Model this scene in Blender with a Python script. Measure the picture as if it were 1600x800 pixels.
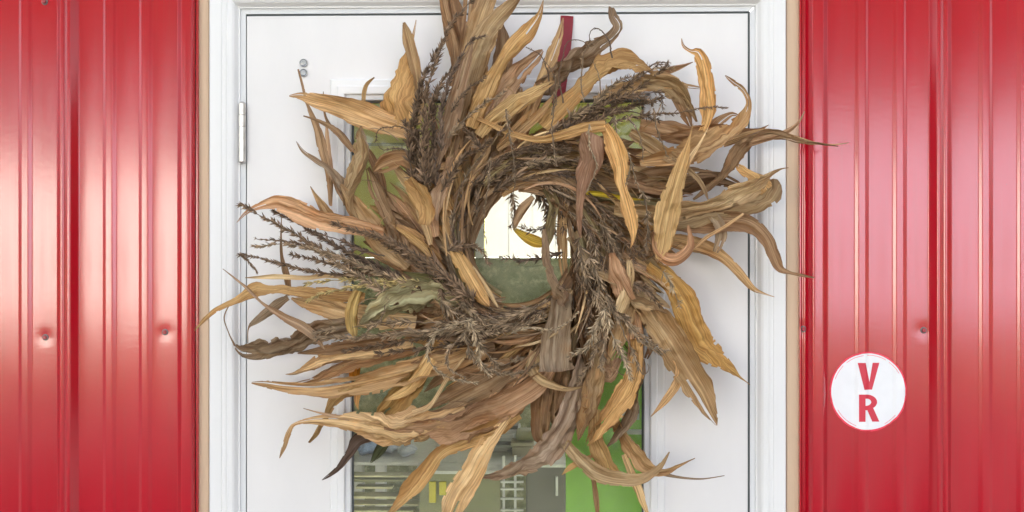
import bpy, bmesh, math, random
from mathutils import Vector, Matrix, noise
R = math.radians
sc = bpy.context.scene
COL = sc.collection
for o in list(bpy.data.objects): bpy.data.objects.remove(o)

# ------------------------------------------------------------------ camera
D = 2.2; ZC = 1.59; PX = 0.00117; YAW = R(1.6)
cam = bpy.data.cameras.new("camera"); camo = bpy.data.objects.new("camera", cam); COL.objects.link(camo)
camo.location = (D*math.tan(YAW), -D, ZC)
camo.rotation_euler = (R(90), 0, YAW)
cam.sensor_width = 36; cam.lens = 36*(D/math.cos(YAW))/(1600*PX); cam.clip_start = 0.05; cam.clip_end = 3000
sc.camera = camo
sc.render.resolution_x = 1024; sc.render.resolution_y = 512
CM = Matrix.Rotation(YAW, 3, 'Z') @ Matrix.Rotation(R(90), 3, 'X')
CP = Vector(camo.location)
def W(px, py, d=0.0):
    """photo pixel -> point on the vertical plane d metres in front of the door"""
    v = CM @ Vector(((px-800)/1600*36, -(py-400)/1600*36, -cam.lens))
    t = (-d-CP.y)/v.y
    return CP + v*t
def pxm(d): return PX*(D-d)/D

# ------------------------------------------------------------------ sky, sun, exposure
SUN_EL, SUN_AZ = 27, 12           # the sun stands behind the building: the door is in open shade
world = bpy.data.worlds.new("World"); sc.world = world; world.use_nodes = True
nt = world.node_tree; bg = nt.nodes['Background']
sky = nt.nodes.new('ShaderNodeTexSky'); sky.sky_type = 'NISHITA'; sky.sun_disc = False
sky.sun_elevation = R(SUN_EL); sky.sun_rotation = R(SUN_AZ); sky.dust_density = 3.0; sky.air_density = 1.0; sky.ozone_density = 1.6
hs = nt.nodes.new('ShaderNodeHueSaturation'); hs.inputs['Saturation'].default_value = 0.38
nt.links.new(sky.outputs[0], hs.inputs['Color']); nt.links.new(hs.outputs[0], bg.inputs[0])
bg.inputs[1].default_value = 0.075
sl = bpy.data.lights.new("sun", 'SUN'); sl.energy = 5.0; sl.angle = R(0.6); sl.color = (1, 0.955, 0.90)
so = bpy.data.objects.new("sun", sl); COL.objects.link(so)
az = R(SUN_AZ); el = R(SUN_EL)
sdir = Vector((math.sin(az)*math.cos(el), math.cos(az)*math.cos(el), math.sin(el)))
so.rotation_euler = sdir.to_track_quat('Z', 'Y').to_euler(); so.location = (0, 5, 12)
vs = sc.view_settings; vs.view_transform = 'Standard'; vs.look = 'None'; vs.gamma = 1; vs.exposure = 3.36
sc.cycles.max_bounces = 8; sc.cycles.diffuse_bounces = 4; sc.cycles.transparent_max_bounces = 12

# ------------------------------------------------------------------ object helpers
def link(name, me, mat=None, parent=None):
    o = bpy.data.objects.new(name, me); COL.objects.link(o)
    if mat: me.materials.append(mat)
    if parent: o.parent = parent
    return o
def thing(name, label, cat, loc=(0,0,0), group=None):
    o = bpy.data.objects.new(name, None); COL.objects.link(o); o.location = loc; o.empty_display_size = .1
    o['label'] = label; o['category'] = cat
    if group: o['group'] = group
    return o
def tag(o, label, cat, group=None):
    o['label'] = label; o['category'] = cat
    if group: o['group'] = group
    return o
def struct(o): o['kind'] = 'structure'; return o
def mesh_from(name, verts, faces, off=(0,0,0), smooth=False):
    me = bpy.data.meshes.new(name)
    off = Vector(off)
    me.from_pydata([tuple(Vector(v)-off) for v in verts], [], faces)
    if smooth: me.polygons.foreach_set('use_smooth', [True]*len(me.polygons))
    me.update(); return me
def box_me(name, lo, hi, bev=0.0, off=(0,0,0), seg=2):
    bm = bmesh.new(); bmesh.ops.create_cube(bm, size=1)
    lo = Vector(lo)-Vector(off); hi = Vector(hi)-Vector(off)
    for v in bm.verts:
        v.co = Vector([(lo[i]+hi[i])/2 + v.co[i]*(hi[i]-lo[i]) for i in range(3)])
    if bev > 0:
        bmesh.ops.bevel(bm, geom=bm.edges[:], offset=bev, segments=seg, profile=.5, affect='EDGES')
    me = bpy.data.meshes.new(name); bm.to_mesh(me); bm.free()
    return me
def box(name, lo, hi, mat, parent=None, bev=0.0):
    off = parent.location if parent else (0,0,0)
    lo2 = [min(a,b) for a,b in zip(lo,hi)]; hi2 = [max(a,b) for a,b in zip(lo,hi)]
    return link(name, box_me(name, lo2, hi2, bev, off), mat, parent)
def cyl(name, p0, p1, r0, r1, mat, parent=None, n=20, bev=0, off=None):
    p0 = Vector(p0); p1 = Vector(p1); ax = (p1-p0); L = ax.length; ax.normalize()
    q = ax.to_track_quat('Z', 'Y')
    prof = [(r0, 0), (r1, L)] if not bev else [(r0-bev, 0), (r0, bev), (r1, L-bev), (r1-bev, L)]
    vs_, fs = [], []
    for r, z in prof:
        for i in range(n):
            a = 2*math.pi*i/n; vs_.append(p0+q@Vector((r*math.cos(a), r*math.sin(a), z)))
    m = len(prof)
    for j in range(m-1):
        for i in range(n): fs.append((j*n+i, j*n+(i+1)%n, (j+1)*n+(i+1)%n, (j+1)*n+i))
    fs.append(tuple(range(n-1, -1, -1))); fs.append(tuple(range((m-1)*n, m*n)))
    if off is None: off = parent.location if parent else (0,0,0)
    me = mesh_from(name, vs_, fs, off, smooth=False)
    for k_, p in enumerate(me.polygons): p.use_smooth = (not bev and len(p.vertices) == 4) or False
    return link(name, me, mat, parent)
def tube_verts(pts, rads, n=6):
    vs_, fs = [], []; up = Vector((0.3, 0.9, 0.3)).normalized()
    for i, p in enumerate(pts):
        t = (pts[min(i+1, len(pts)-1)]-pts[max(i-1, 0)]).normalized()
        a = t.cross(up).normalized(); b = t.cross(a)
        for k in range(n):
            an = 2*math.pi*k/n; vs_.append(p+(a*math.cos(an)+b*math.sin(an))*rads[i])
    for i in range(len(pts)-1):
        for k in range(n): fs.append((i*n+k, i*n+(k+1)%n, (i+1)*n+(k+1)%n, (i+1)*n+k))
    return vs_, fs

# ------------------------------------------------------------------ materials
class M:
    def __init__(s, name):
        s.m = bpy.data.materials.new(name); s.m.use_nodes = True; s.t = s.m.node_tree
        s.b = s.t.nodes['Principled BSDF']; s.out = s.t.nodes['Material Output']
    def n(s, typ, **kw):
        nd = s.t.nodes.new(typ)
        for k, v in kw.items():
            if k in nd.inputs: nd.inputs[k].default_value = v
            else: setattr(nd, k, v)
        return nd
    def l(s, a, b): s.t.links.new(a, b)
    def coord(s, out='Object', scale=(1,1,1)):
        c = s.n('ShaderNodeTexCoord'); mp = s.n('ShaderNodeMapping'); mp.inputs['Scale'].default_value = scale
        s.l(c.outputs[out], mp.inputs[0]); return mp.outputs[0]
    def noise(s, vec, scale, detail=3, rough=.5):
        nz = s.n('ShaderNodeTexNoise'); nz.inputs['Scale'].default_value = scale; nz.inputs['Detail'].default_value = detail
        nz.inputs['Roughness'].default_value = rough
        s.l(vec, nz.inputs['Vector']); return nz.outputs['Fac']
    def ramp(s, fac, stops):
        r = s.n('ShaderNodeValToRGB'); e = r.color_ramp.elements
        while len(e) > 1: e.remove(e[-1])
        e[0].position = stops[0][0]; e[0].color = (*stops[0][1], 1)
        for p, c in stops[1:]:
            q = e.new(p); q.color = (*c, 1)
        s.l(fac, r.inputs[0]); return r.outputs[0]
    def mix(s, fac, a, b, mode='MIX'):
        x = s.n('ShaderNodeMix', data_type='RGBA', blend_type=mode)
        for i, v in ((0, fac), (6, a), (7, b)):
            if isinstance(v, (int, float)): x.inputs[i].default_value = v
            elif isinstance(v, tuple): x.inputs[i].default_value = (*v, 1)
            else: s.l(v, x.inputs[i])
        return x.outputs[2]
    def math(s, op, a, b=None, c=None):
        x = s.n('ShaderNodeMath', operation=op)
        for i, v in enumerate((a, b, c)):
            if v is None: continue
            if isinstance(v, (int, float)): x.inputs[i].default_value = v
            else: s.l(v, x.inputs[i])
        return x.outputs[0]
    def bump(s, h, strength=.3, dist=.001, prev=None):
        b = s.n('ShaderNodeBump'); b.inputs['Strength'].default_value = strength; b.inputs['Distance'].default_value = dist
        s.l(h, b.inputs['Height'])
        if prev: s.l(prev, b.inputs['Normal'])
        s.l(b.outputs[0], s.b.inputs['Normal']); return b.outputs[0]

def simple(name, col, rough=.6, var=.12, nscale=12, spec=.5, bump=0, metal=0, bscale=200):
    m = M(name); v = m.coord()
    f = m.noise(v, nscale, 5)
    lo = tuple(c*(1-var) for c in col); hi = tuple(min(1, c*(1+var)) for c in col)
    m.l(m.ramp(f, [(.3, lo), (.7, hi)]), m.b.inputs['Base Color'])
    m.b.inputs['Roughness'].default_value = rough; m.b.inputs['Metallic'].default_value = metal
    m.b.inputs['Specular IOR Level'].default_value = spec
    if bump: m.bump(m.noise(v, bscale, 3), bump, .001)
    return m.m

SCREWS_PX = [(71, 527), (258, 519), (1255, 514), (1443, 516), (70, 3)]
SD = 0.010                         # siding flats stand 10 mm in front of the door face
def siding_material():
    m = M('red_painted_steel'); v = m.coord()
    dirt = m.noise(m.coord(scale=(1, 1, .35)), 5, 6, .6)
    base = m.ramp(dirt, [(.3, (.43, .004, .015)), (.7, (.50, .006, .020))])
    fine = m.noise(v, 900, 2)
    spk = m.ramp(m.noise(v, 170, 2, .7), [(.775, (0, 0, 0)), (.80, (1, 1, 1))])
    strk = m.ramp(m.noise(m.coord(scale=(1, 1, .02)), 110, 4, .7), [(.52, (0,)*3), (.78, (.35,)*3)])
    base = m.mix(strk, base, (.36, .025, .03))
    m.l(m.mix(spk, base, (.16, .03, .03)), m.b.inputs['Base Color'])
    rr_ = m.n('ShaderNodeMapRange'); rr_.inputs['To Min'].default_value = .11; rr_.inputs['To Max'].default_value = .16
    m.l(m.noise(m.coord(scale=(2, 2, .5)), 6, 5, .6), rr_.inputs[0]); m.l(rr_.outputs[0], m.b.inputs['Roughness'])
    m.b.inputs['IOR'].default_value = 1.54
    m.b.inputs['Coat Weight'].default_value = .35; m.b.inputs['Coat Roughness'].default_value = .11
    b1 = m.bump(m.noise(m.coord(scale=(1, 1, 2.6)), 70, 3, .55), .045, .0012)
    b2 = m.bump(m.noise(m.coord(scale=(1, 1, .5)), 6, 2), .22, .0035, b1)
    b3 = m.bump(fine, .06, .0003, b2)
    c = m.n('ShaderNodeTexCoord'); tot = None
    for px, py in SCREWS_PX:
        p = W(px, py, SD)
        dd = m.n('ShaderNodeVectorMath', operation='DISTANCE'); m.l(c.outputs['Object'], dd.inputs[0]); dd.inputs[1].default_value = p
        g = m.math('POWER', 2.718, m.math('MULTIPLY', m.math('POWER', m.math('DIVIDE', dd.outputs['Value'], .012), 2.0), -1.0))
        tot = g if tot is None else m.math('ADD', tot, g)
    m.bump(m.math('MULTIPLY', tot, -1.0), .42, .0012, b3)
    for nd in m.t.nodes:
        pass
    # the coat follows the same relief
    m.t.links.new(m.b.inputs['Normal'].links[0].from_socket, m.b.inputs['Coat Normal'])
    return m.m
MAT = {}
MAT['red'] = siding_material()
def white_paint(name, col, rough=.45, streak=.03, dirt=.5):
    m = M(name); v = m.coord(scale=(1, 1, .4))
    f = m.noise(v, 9, 6, .6)
    base = m.ramp(f, [(.3, tuple(c*(1-streak) for c in col)), (.7, col)])
    spk = m.ramp(m.noise(m.coord(), 95, 2, .8), [(.79, (0, 0, 0)), (.82, (dirt,)*3)])
    m.l(m.mix(spk, base, (.25, .2, .15)), m.b.inputs['Base Color'])
    m.b.inputs['Roughness'].default_value = rough
    b = m.bump(m.noise(m.coord(scale=(3, 3, .6)), 120, 4), .12, .0006)
    m.bump(m.noise(m.coord(), 5, 2), .3, .002, b)
    return m.m
MAT['door'] = white_paint('door_white_paint', (.80, .78, .772), .42, .05)
MAT['casing'] = white_paint('casing_white_vinyl', (.82, .815, .81), .4)
MAT['jamb'] = white_paint('jamb_grey_white_paint', (.74, .75, .76), .5)
MAT['rubber'] = simple('dark_weatherstrip', (.10, .11, .11), .7)
MAT['steel'] = simple('hinge_steel', (.62, .60, .58), .32, .1, 60, metal=1)
MAT['screw'] = simple('red_screw_head', (.35, .03, .04), .35)
MAT['washer'] = simple('grey_washer', (.22, .2, .2), .5)
MAT['ribbon'] = simple('dark_red_satin_ribbon', (.21, .005, .013), .55, .15, 40, bump=.3, bscale=800)
def wood():
    m = M('tan_board'); v = m.coord(scale=(30, 30, 1.2))
    f = m.noise(v, 3, 6, .6)
    m.l(m.ramp(f, [(.25, (.62, .46, .31)), (.75, (.70, .53, .37))]), m.b.inputs['Base Color'])
    m.b.inputs['Roughness'].default_value = .7; m.bump(f, .2, .0008); return m.m
MAT['tan'] = wood()
def glass():
    m = M('window_glass')
    tr = m.n('ShaderNodeBsdfTransparent'); tr.inputs[0].default_value = (.93, .95, .92, 1)
    gl = m.n('ShaderNodeBsdfGlossy'); gl.inputs['Roughness'].default_value = .05
    fr = m.n('ShaderNodeFresnel'); fr.inputs['IOR'].default_value = 1.42
    nz = m.n('ShaderNodeBump'); nz.inputs['Strength'].default_value = .15; nz.inputs['Distance'].default_value = .002
    m.l(m.noise(m.coord(), 4, 2), nz.inputs['Height']); m.l(nz.outputs[0], gl.inputs['Normal'])
    mx = m.n('ShaderNodeMixShader'); m.l(fr.outputs[0], mx.inputs[0]); m.l(tr.outputs[0], mx.inputs[1]); m.l(gl.outputs[0], mx.inputs[2])
    df = m.n('ShaderNodeBsdfDiffuse'); df.inputs[0].default_value = (.6, .6, .55, 1)
    m2 = m.n('ShaderNodeMixShader'); m.l(m.ramp(m.noise(m.coord(scale=(1, 1, .5)), 7, 5, .6), [(.3, (.03,)*3), (.75, (.13,)*3)]), m2.inputs[0])
    m.l(mx.outputs[0], m2.inputs[1]); m.l(df.outputs[0], m2.inputs[2])
    m.l(m2.outputs[0], m.out.inputs[0]); return m.m
MAT['glass'] = glass()
def clear():
    m = M('clear_plastic'); m.b.inputs['Transmission Weight'].default_value = .9; m.b.inputs['Roughness'].default_value = .08
    m.b.inputs['IOR'].default_value = 1.5; m.b.inputs['Base Color'].default_value = (.9, .92, .93, 1); return m.m
MAT['clear'] = clear()

def leaf_material():
    m = M('dry_corn_leaf')
    oi = m.n('ShaderNodeObjectInfo')
    uv = m.n('ShaderNodeUVMap', uv_map='metres'); un = m.n('ShaderNodeUVMap', uv_map='unit')
    rnd = m.n('ShaderNodeVectorMath', operation='ADD')
    sh = m.n('ShaderNodeCombineXYZ'); m.l(m.math('MULTIPLY', oi.outputs['Random'], 7.3), sh.inputs[2])
    m.l(uv.outputs[0], rnd.inputs[0]); m.l(sh.outputs[0], rnd.inputs[1])
    def mapped(sx, sy):
        mp = m.n('ShaderNodeMapping'); mp.inputs['Scale'].default_value = (sx, sy, 1); m.l(rnd.outputs[0], mp.inputs[0]); return mp.outputs[0]
    veins = m.noise(mapped(520, 9), 1.0, 5, .65)
    broad = m.noise(mapped(110, 7), 1.0, 4, .6)
    blot = m.noise(mapped(26, 13), 1.0, 6, .65)
    sep = m.n('ShaderNodeSeparateXYZ'); m.l(un.outputs[0], sep.inputs[0])
    col = m.mix(m.ramp(veins, [(.36, (0, 0, 0)), (.66, (1, 1, 1))]), m.mix(1, oi.outputs['Color'], (.60, .50, .42), 'MULTIPLY'),
                m.mix(1, oi.outputs['Color'], (1.22, 1.18, 1.12), 'MULTIPLY'))
    col = m.mix(m.ramp(broad, [(.42, (.55,)*3), (.58, (0,)*3)]), col, m.mix(1, col, (.72, .60, .50), 'MULTIPLY'))
    col = m.mix(m.ramp(blot, [(.55, (0,)*3), (.72, (.75,)*3)]), col, m.mix(1, col, (1.1, .90, .70), 'MULTIPLY'))
    col = m.mix(m.ramp(blot, [(.27, (.8,)*3), (.40, (0,)*3)]), col, m.mix(1, col, (.75, .78, .80), 'MULTIPLY'))
    # pale midrib, dry dark tip, brown edge
    mid = m.math('ABSOLUTE', m.math('SUBTRACT', sep.outputs[0], .5))
    col = m.mix(m.ramp(mid, [(.015, (.55,)*3), (.05, (0,)*3)]), col, m.mix(1, oi.outputs['Color'], (1.3, 1.3, 1.25), 'MULTIPLY'))
    col = m.mix(m.ramp(mid, [(.44, (0,)*3), (.5, (.35,)*3)]), col, m.mix(1, col, (.6, .45, .34), 'MULTIPLY'))
    col = m.mix(m.ramp(m.math('ADD', sep.outputs[1], m.math('MULTIPLY', m.math('SUBTRACT', broad, .5), .3)), [(.86, (0,)*3), (1, (.8,)*3)]),
                col, m.mix(1, col, (.55, .50, .50), 'MULTIPLY'))
    spk = m.ramp(m.noise(mapped(330, 190), 1.0, 2, .7), [(.72, (0,)*3), (.76, (.7,)*3)])
    col = m.mix(spk, col, (.06, .04, .03))
    m.l(col, m.b.inputs['Base Color'])
    m.b.inputs['Roughness'].default_value = .62; m.b.inputs['Specular IOR Level'].default_value = .3
    b1 = m.bump(veins, .7, .0009); b2 = m.bump(broad, .7, .0025, b1); m.bump(blot, .5, .004, b2)
    tl = m.n('ShaderNodeBsdfTranslucent'); m.l(m.mix(1, col, (1.05, .85, .6), 'MULTIPLY'), tl.inputs[0])
    mx = m.n('ShaderNodeMixShader'); mx.inputs[0].default_value = .16
    m.l(m.b.outputs[0], mx.inputs[1]); m.l(tl.outputs[0], mx.inputs[2]); m.l(mx.outputs[0], m.out.inputs[0])
    return m.m
MAT['leaf'] = leaf_material()
def tassel_material():
    m = M('dry_tassel'); oi = m.n('ShaderNodeObjectInfo')
    at = m.n('ShaderNodeAttribute', attribute_name='tone')
    c = m.mix(1, oi.outputs['Color'], at.outputs['Color'], 'MULTIPLY')
    m.l(c, m.b.inputs['Base Color']); m.b.inputs['Roughness'].default_value = .7; m.b.inputs['Specular IOR Level'].default_value = .3
    return m.m
MAT['tassel'] = tassel_material()

# ------------------------------------------------------------------ the building: corrugated siding
XL0 = W(90, 400, SD).x; PER_L = W(278, 400, SD).x - XL0
XR0 = W(1258, 400, SD).x; PER_R = W(1451, 400, SD).x - XR0
LEFT_END = W(307, 400, SD).x; RIGHT_START = W(1250, 400, SD).x
s_ = PX*1.0
def rib(x0, base, top, h, arc=0.0022):
    """rounded trapezoid rib, list of (x, height)"""
    sl_ = (base-top)/2; a = x0; b = x0+sl_; c = b+top; d = x0+base
    P = [(a, 0), (b, h), (c, h), (d, 0)]
    out = []
    full = [(a-0.02, 0)]+P+[(d+0.02, 0)]
    for i in range(1, 5):
        p0, p1, p2 = Vector(full[i-1]), Vector(full[i]), Vector(full[i+1])
        r = min(arc, (p1-p0).length*.4, (p2-p1).length*.4)
        q0 = p1+(p0-p1).normalized()*r; q2 = p1+(p2-p1).normalized()*r
        for k in range(4):
            t = k/3; out.append(tuple(q0*(1-t)**2+p1*2*t*(1-t)+q2*t*t))
    return out
def siding_profile(xmin, xmax, x0, per):
    pts = []
    k0 = int(math.floor((xmin-x0)/per))-1; k1 = int(math.ceil((xmax-x0)/per))+1
    for k in range(k0, k1+1):
        o = x0+k*per
        pts += rib(o, 34*s_, 16*s_, .016)
        if k*per+x0 < 0: m1, m2 = 72, 129
        else: m1, m2 = 76, 134
        pts += rib(o+m1*s_, 21*s_, 11*s_, .0030, .0018)
        pts += rib(o+m2*s_, 21*s_, 11*s_, .0030, .0018)
    return pts
def height_at(pts, x):
    for (a, ha), (b, hb) in zip(pts, pts[1:]):
        if a <= x <= b: return ha+(hb-ha)*(x-a)/max(b-a, 1e-9)
    return 0
def clip_profile(pts, a, b):
    return [(a, height_at(pts, a))]+[p for p in pts if a < p[0] < b]+[(b, height_at(pts, b))]
PROF_L = siding_profile(-3.4, LEFT_END, XL0, PER_L)
PROF_R = siding_profile(RIGHT_START, 3.4, XR0, PER_R)
bld = thing('metal_building', 'red ribbed metal building with a white door and tan trim', 'building', (0, 0, 0))
def siding_panel(prof, a, b, z0, z1, parent, lift=0.0):
    P = clip_profile(prof, a, b); vs_, fs = [], []
    rows = [z0, z1]; th = .0007
    for z in rows:
        for x, h in P: vs_.append((x, -(SD+h+lift), z))
    n = len(P)
    for i in range(n-1): fs.append((i, i+1, n+i+1, n+i))
    # folded back edges at both ends and a thin back
    m_ = len(vs_)
    for z in rows:
        for x, h in P: vs_.append((x, -(SD+h+lift-th), z))
    for i in range(n-1): fs.append((m_+i, m_+n+i, m_+n+i+1, m_+i+1))
    fs += [(0, n, m_+n, m_), (n-1, m_+n-1, m_+2*n-1, 2*n-1)]
    me = mesh_from('siding_panel', vs_, fs)
    for i, p in enumerate(me.polygons): p.use_smooth = i < (n-1)
    return link('siding_panel', me, MAT['red'], parent)
HT = 3.3
xx = XL0-PER_L*4+17*s_; edges = [-3.4]
k = XL0+17*s_-PER_L*16
while k < LEFT_END-.02:
    if k > -3.3: edges.append(k)
    k += PER_L*4
edges.append(LEFT_END)
for a, b in zip(edges, edges[1:]): siding_panel(PROF_L, a, b, .02, HT, bld, 0.0)
edges = [RIGHT_START]; k = XR0+17*s_+PER_R*1
while k < 3.3: edges.append(k); k += PER_R*4
edges.append(3.4)
for a, b in zip(edges, edges[1:]): siding_panel(PROF_R, a, b, .02, HT, bld, 0.0)
zt = W(800, 0, 0).z + .05
siding_panel(PROF_L, LEFT_END, RIGHT_START, zt+.06, HT, bld)
# screws (hex heads with washers) down the flats
def screw(x, z):
    y = -(SD)
    c = cyl('screw', (x, y+.001, z), (x, y-.0018, z), .0062, .0058, MAT['washer'], bld, 18, .0005)
    h = cyl('screw_head', (x, y-.0018, z), (x, y-.0058, z), .0042, .0038, MAT['screw'], None, 6, .0006, off=(0, 0, 0))
    h.parent = c
for px, py in SCREWS_PX:
    p = W(px, py, SD); screw(p.x, p.z)
for k in range(-6, 7):
    for z in (.35, 1.43, 2.05, 2.9):
        for (x0, per) in ((XL0-17*PX, PER_L), (XR0-7*PX, PER_R)):
            x = x0+k*per
            if (x0 < 0 and -3.3 < x < W(-15, 0, 0).x) or (x0 > 0 and W(1615, 0, 0).x < x < 3.3): screw(x, z)

# shell of the room behind and the roof
MAT['yellowwall'] = simple('yellow_green_wall', (.50, .50, .10), .7, .12, 3)
m_ = M('olive_board_bokeh'); v_ = m_.coord()
c_ = m_.mix(m_.ramp(m_.noise(v_, 9, 4, .6), [(.35, (0,)*3), (.65, (1,)*3)]), (.13, .155, .06), (.33, .33, .18))
c_ = m_.mix(m_.ramp(m_.noise(v_, 17, 5, .62), [(.50, (0,)*3), (.72, (.75,)*3)]), c_, (.70, .70, .46)); m_.l(c_, m_.b.inputs['Base Color']); m_.b.inputs['Roughness'].default_value = .5  # pale specks paint out-of-focus highlights into the olive colour
MAT['darkwall'] = m_.m
m_ = M('sheer_diffuser'); tl_ = m_.n('ShaderNodeBsdfTranslucent'); tl_.inputs[0].default_value = (.36, .355, .35, 1)
x_ = m_.n('ShaderNodeMixShader'); x_.inputs[0].default_value = .75; m_.l(m_.b.outputs[0], x_.inputs[1]); m_.l(tl_.outputs[0], x_.inputs[2]); m_.l(x_.outputs[0], m_.out.inputs[0])
m_.b.inputs['Base Color'].default_value = (.7, .66, .6, 1); MAT['diffuser'] = m_.m  # translucent sheet added to soften the window's sky white to off-white
MAT['inwhite'] = simple('inner_white_board', (.55, .55, .48), .7)
MAT['floorm'] = simple('pale_concrete', (.38, .37, .34), .6, .25, 3, bump=.2)
MAT['roofm'] = simple('grey_roof_steel', (.3, .3, .31), .5)
BY = 4.6                                  # back wall
def bpart(name, lo, hi, mat, bev=0): return box(name, lo, hi, mat, bld, bev)
wl = W(384, 0, 0).x; wr = W(1172, 0, 0).x
bpart('side_wall', (-3.4, .1, 0), (-3.3, BY+.1, HT), MAT['inwhite'])
bpart('side_wall', (3.3, .1, 0), (3.4, BY+.1, 1.0), MAT['inwhite'])  # gap above this piece added, out of view, to let sky light in
bpart('side_wall', (3.3, .1, 2.6), (3.4, BY+.1, HT), MAT['inwhite'])
bpart('inner_wall', (-3.3, .02, 0), (wl-.02, .08, HT), MAT['inwhite'])
bpart('inner_wall', (wr+.02, .02, 0), (3.3, .08, HT), MAT['inwhite'])
bpart('inner_wall', (wl-.018, .02, zt+.02), (wr+.018, .08, HT), MAT['inwhite'])
# back wall with a window opening; unseen clerestory band added to light the room
def pb(px, py): return W(px, py, -BY)
bx0 = pb(757, 0).x; bx1 = pb(905, 0).x; bz0 = pb(0, 402).z; bz1 = pb(0, 262).z
mz = bz0; CL0 = 2.92; CL1 = 3.18
bpart('back_wall', (-3.3, BY, mz), (bx0, BY+.1, CL0), MAT['yellowwall'])
bpart('back_wall', (bx1, BY, mz), (3.3, BY+.1, CL0), MAT['yellowwall'])
bpart('back_wall', (bx0, BY, bz1), (bx1, BY+.1, CL0), MAT['yellowwall'])
bpart('wainscot', (-3.3, BY-.01, 0), (3.3, BY+.1, mz-.004), MAT['darkwall'])
bpart('back_wall', (-3.3, BY, CL1), (3.3, BY+.1, HT), MAT['yellowwall'])
for i in range(4):
    x = -3.3+i*2.2; bpart('added_mullion', (x-.04, BY+.01, CL0+.002), (x+.04, BY+.09, CL1-.002), MAT['inwhite'])
wf = bpart('window_frame', (bx0-.05, BY-.03, bz0-.05), (bx1+.05, BY-.012, bz0-.006), MAT['darkwall'], .004)
bpart('window_frame', (bx0-.05, BY-.03, bz0-.004), (bx0-.002, BY-.005, bz1+.05), MAT['casing'], .004)
bpart('window_frame', (bx1+.002, BY-.03, bz0-.004), (bx1+.05, BY-.005, bz1+.05), MAT['casing'], .004)
for i_ in range(4):
    xa = bx0+.002+(bx1-bx0-.004)*i_/4; xb = bx0+.002+(bx1-bx0-.004)*(i_+1)/4
    bpart('diffuser_panel', (xa+.001, BY+.04+.004*(i_ % 2), bz0+.002), (xb+.003, BY+.042+.004*(i_ % 2), bz1-.002), MAT['diffuser'])
box('roof', (-3.7, -.35, HT+.01), (3.7, BY+.4, HT+.07), MAT['roofm'], bld, .004)
bpart('fascia', (-3.7, -.375, HT-.08), (3.7, -.352, HT+.09), MAT['casing'], .003)
fl = struct(box('floor', (-3.28, .09, .002), (3.28, BY-.02, .05), MAT['floorm']))

# ------------------------------------------------------------------ door frame, tan boards
frame = thing('door_frame', 'white moulded frame around the door, edged with tan boards', 'door frame', (0, 0, 0))
DXL = W(385.5, 400, 0).x; DXR = W(1168.5, 400, 0).x; DZT = W(800, 23, 0).z
JXL = DXL-.0018; JXR = DXR+.004; JZ = DZT+.004
# profile across the frame: (distance outwards from the door edge, height in front of the door face)
cprof = [(0, -.03), (0, .000), (.009, .000), (.0095, .004), (.0125, .0045), (.018, .013), (.022, .0155), (.029, .0165), (.0296, .0159),
         (.0318, .0159), (.0324, .0172), (.0375, .0176), (.0381, .0171), (.040, .0171), (.0406, .0182), (.0605, .0195), (.0625, .018), (.0627, -.01)]
fp = [(o*1.0, h) for o, h in cprof]
def casing_mesh(name, seg, i0, i1):
    """seg: 'L','R','T'; mitred at the top corners"""
    vs_, fs = [], []
    for o, h in fp[i0:i1]:
        oL, oR = o*SCL, o*SCR
        if seg == 'L': vs_ += [(JXL-oL, -h, 0), (JXL-oL, -h, JZ+o)]
        elif seg == 'R': vs_ += [(JXR+oR, -h, 0), (JXR+oR, -h, JZ+o)]
        else: vs_ += [(JXL-oL+.0003, -h, JZ+o), (JXR+oR-.0003, -h, JZ+o)]
    n = len(vs_)//2
    for i in range(n-1):
        f = (2*i, 2*i+1, 2*i+3, 2*i+2); fs.append(f if seg != 'L' else f[::-1])
    me = mesh_from(name, vs_, fs); return me
SCL = (JXL-W(327, 400, .018).x)/.0627; SCR = (W(1228, 400, .018).x-JXR)/.0627
for seg in 'LRT':
    link('jamb' if seg != 'T' else 'head_jamb', casing_mesh('jamb', seg, 0, 4), MAT['jamb'], frame)
    link('casing' if seg != 'T' else 'head_casing', casing_mesh('casing', seg, 3, 18), MAT['casing'], frame)
for (a, b) in ((308.5, 326.3), (1228.7, 1249.5)):
    x0, x1 = W(a, 400, .006).x, W(b, 400, .006).x
    box('trim_board', (x0, .012, .02), (x1, -.0065, zt+.05), MAT['tan'], frame, .0012)
# J channel: red folded edge between tan board and siding
for x0, x1 in ((W(305, 400, .02).x, W(308, 400, .02).x), (W(1250.2, 400, .02).x, W(1252.5, 400, .02).x)):
    box('edge_channel', (x0, .0, .02), (x1, -.016, zt+.05), MAT['red'], frame, .0006)
# dark gap (weatherstrip) behind the slit round the slab
box('weatherstrip', (JXL+.0002, .004, .05), (DXL+.002, .02, JZ-.0002), MAT['rubber'], frame)
box('weatherstrip', (DXR-.002, .004, .05), (JXR-.0002, .02, JZ-.0002), MAT['rubber'], frame)
box('weatherstrip', (DXL, .004, DZT-.003), (DXR, .02, JZ-.0004), MAT['rubber'], frame)

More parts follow.
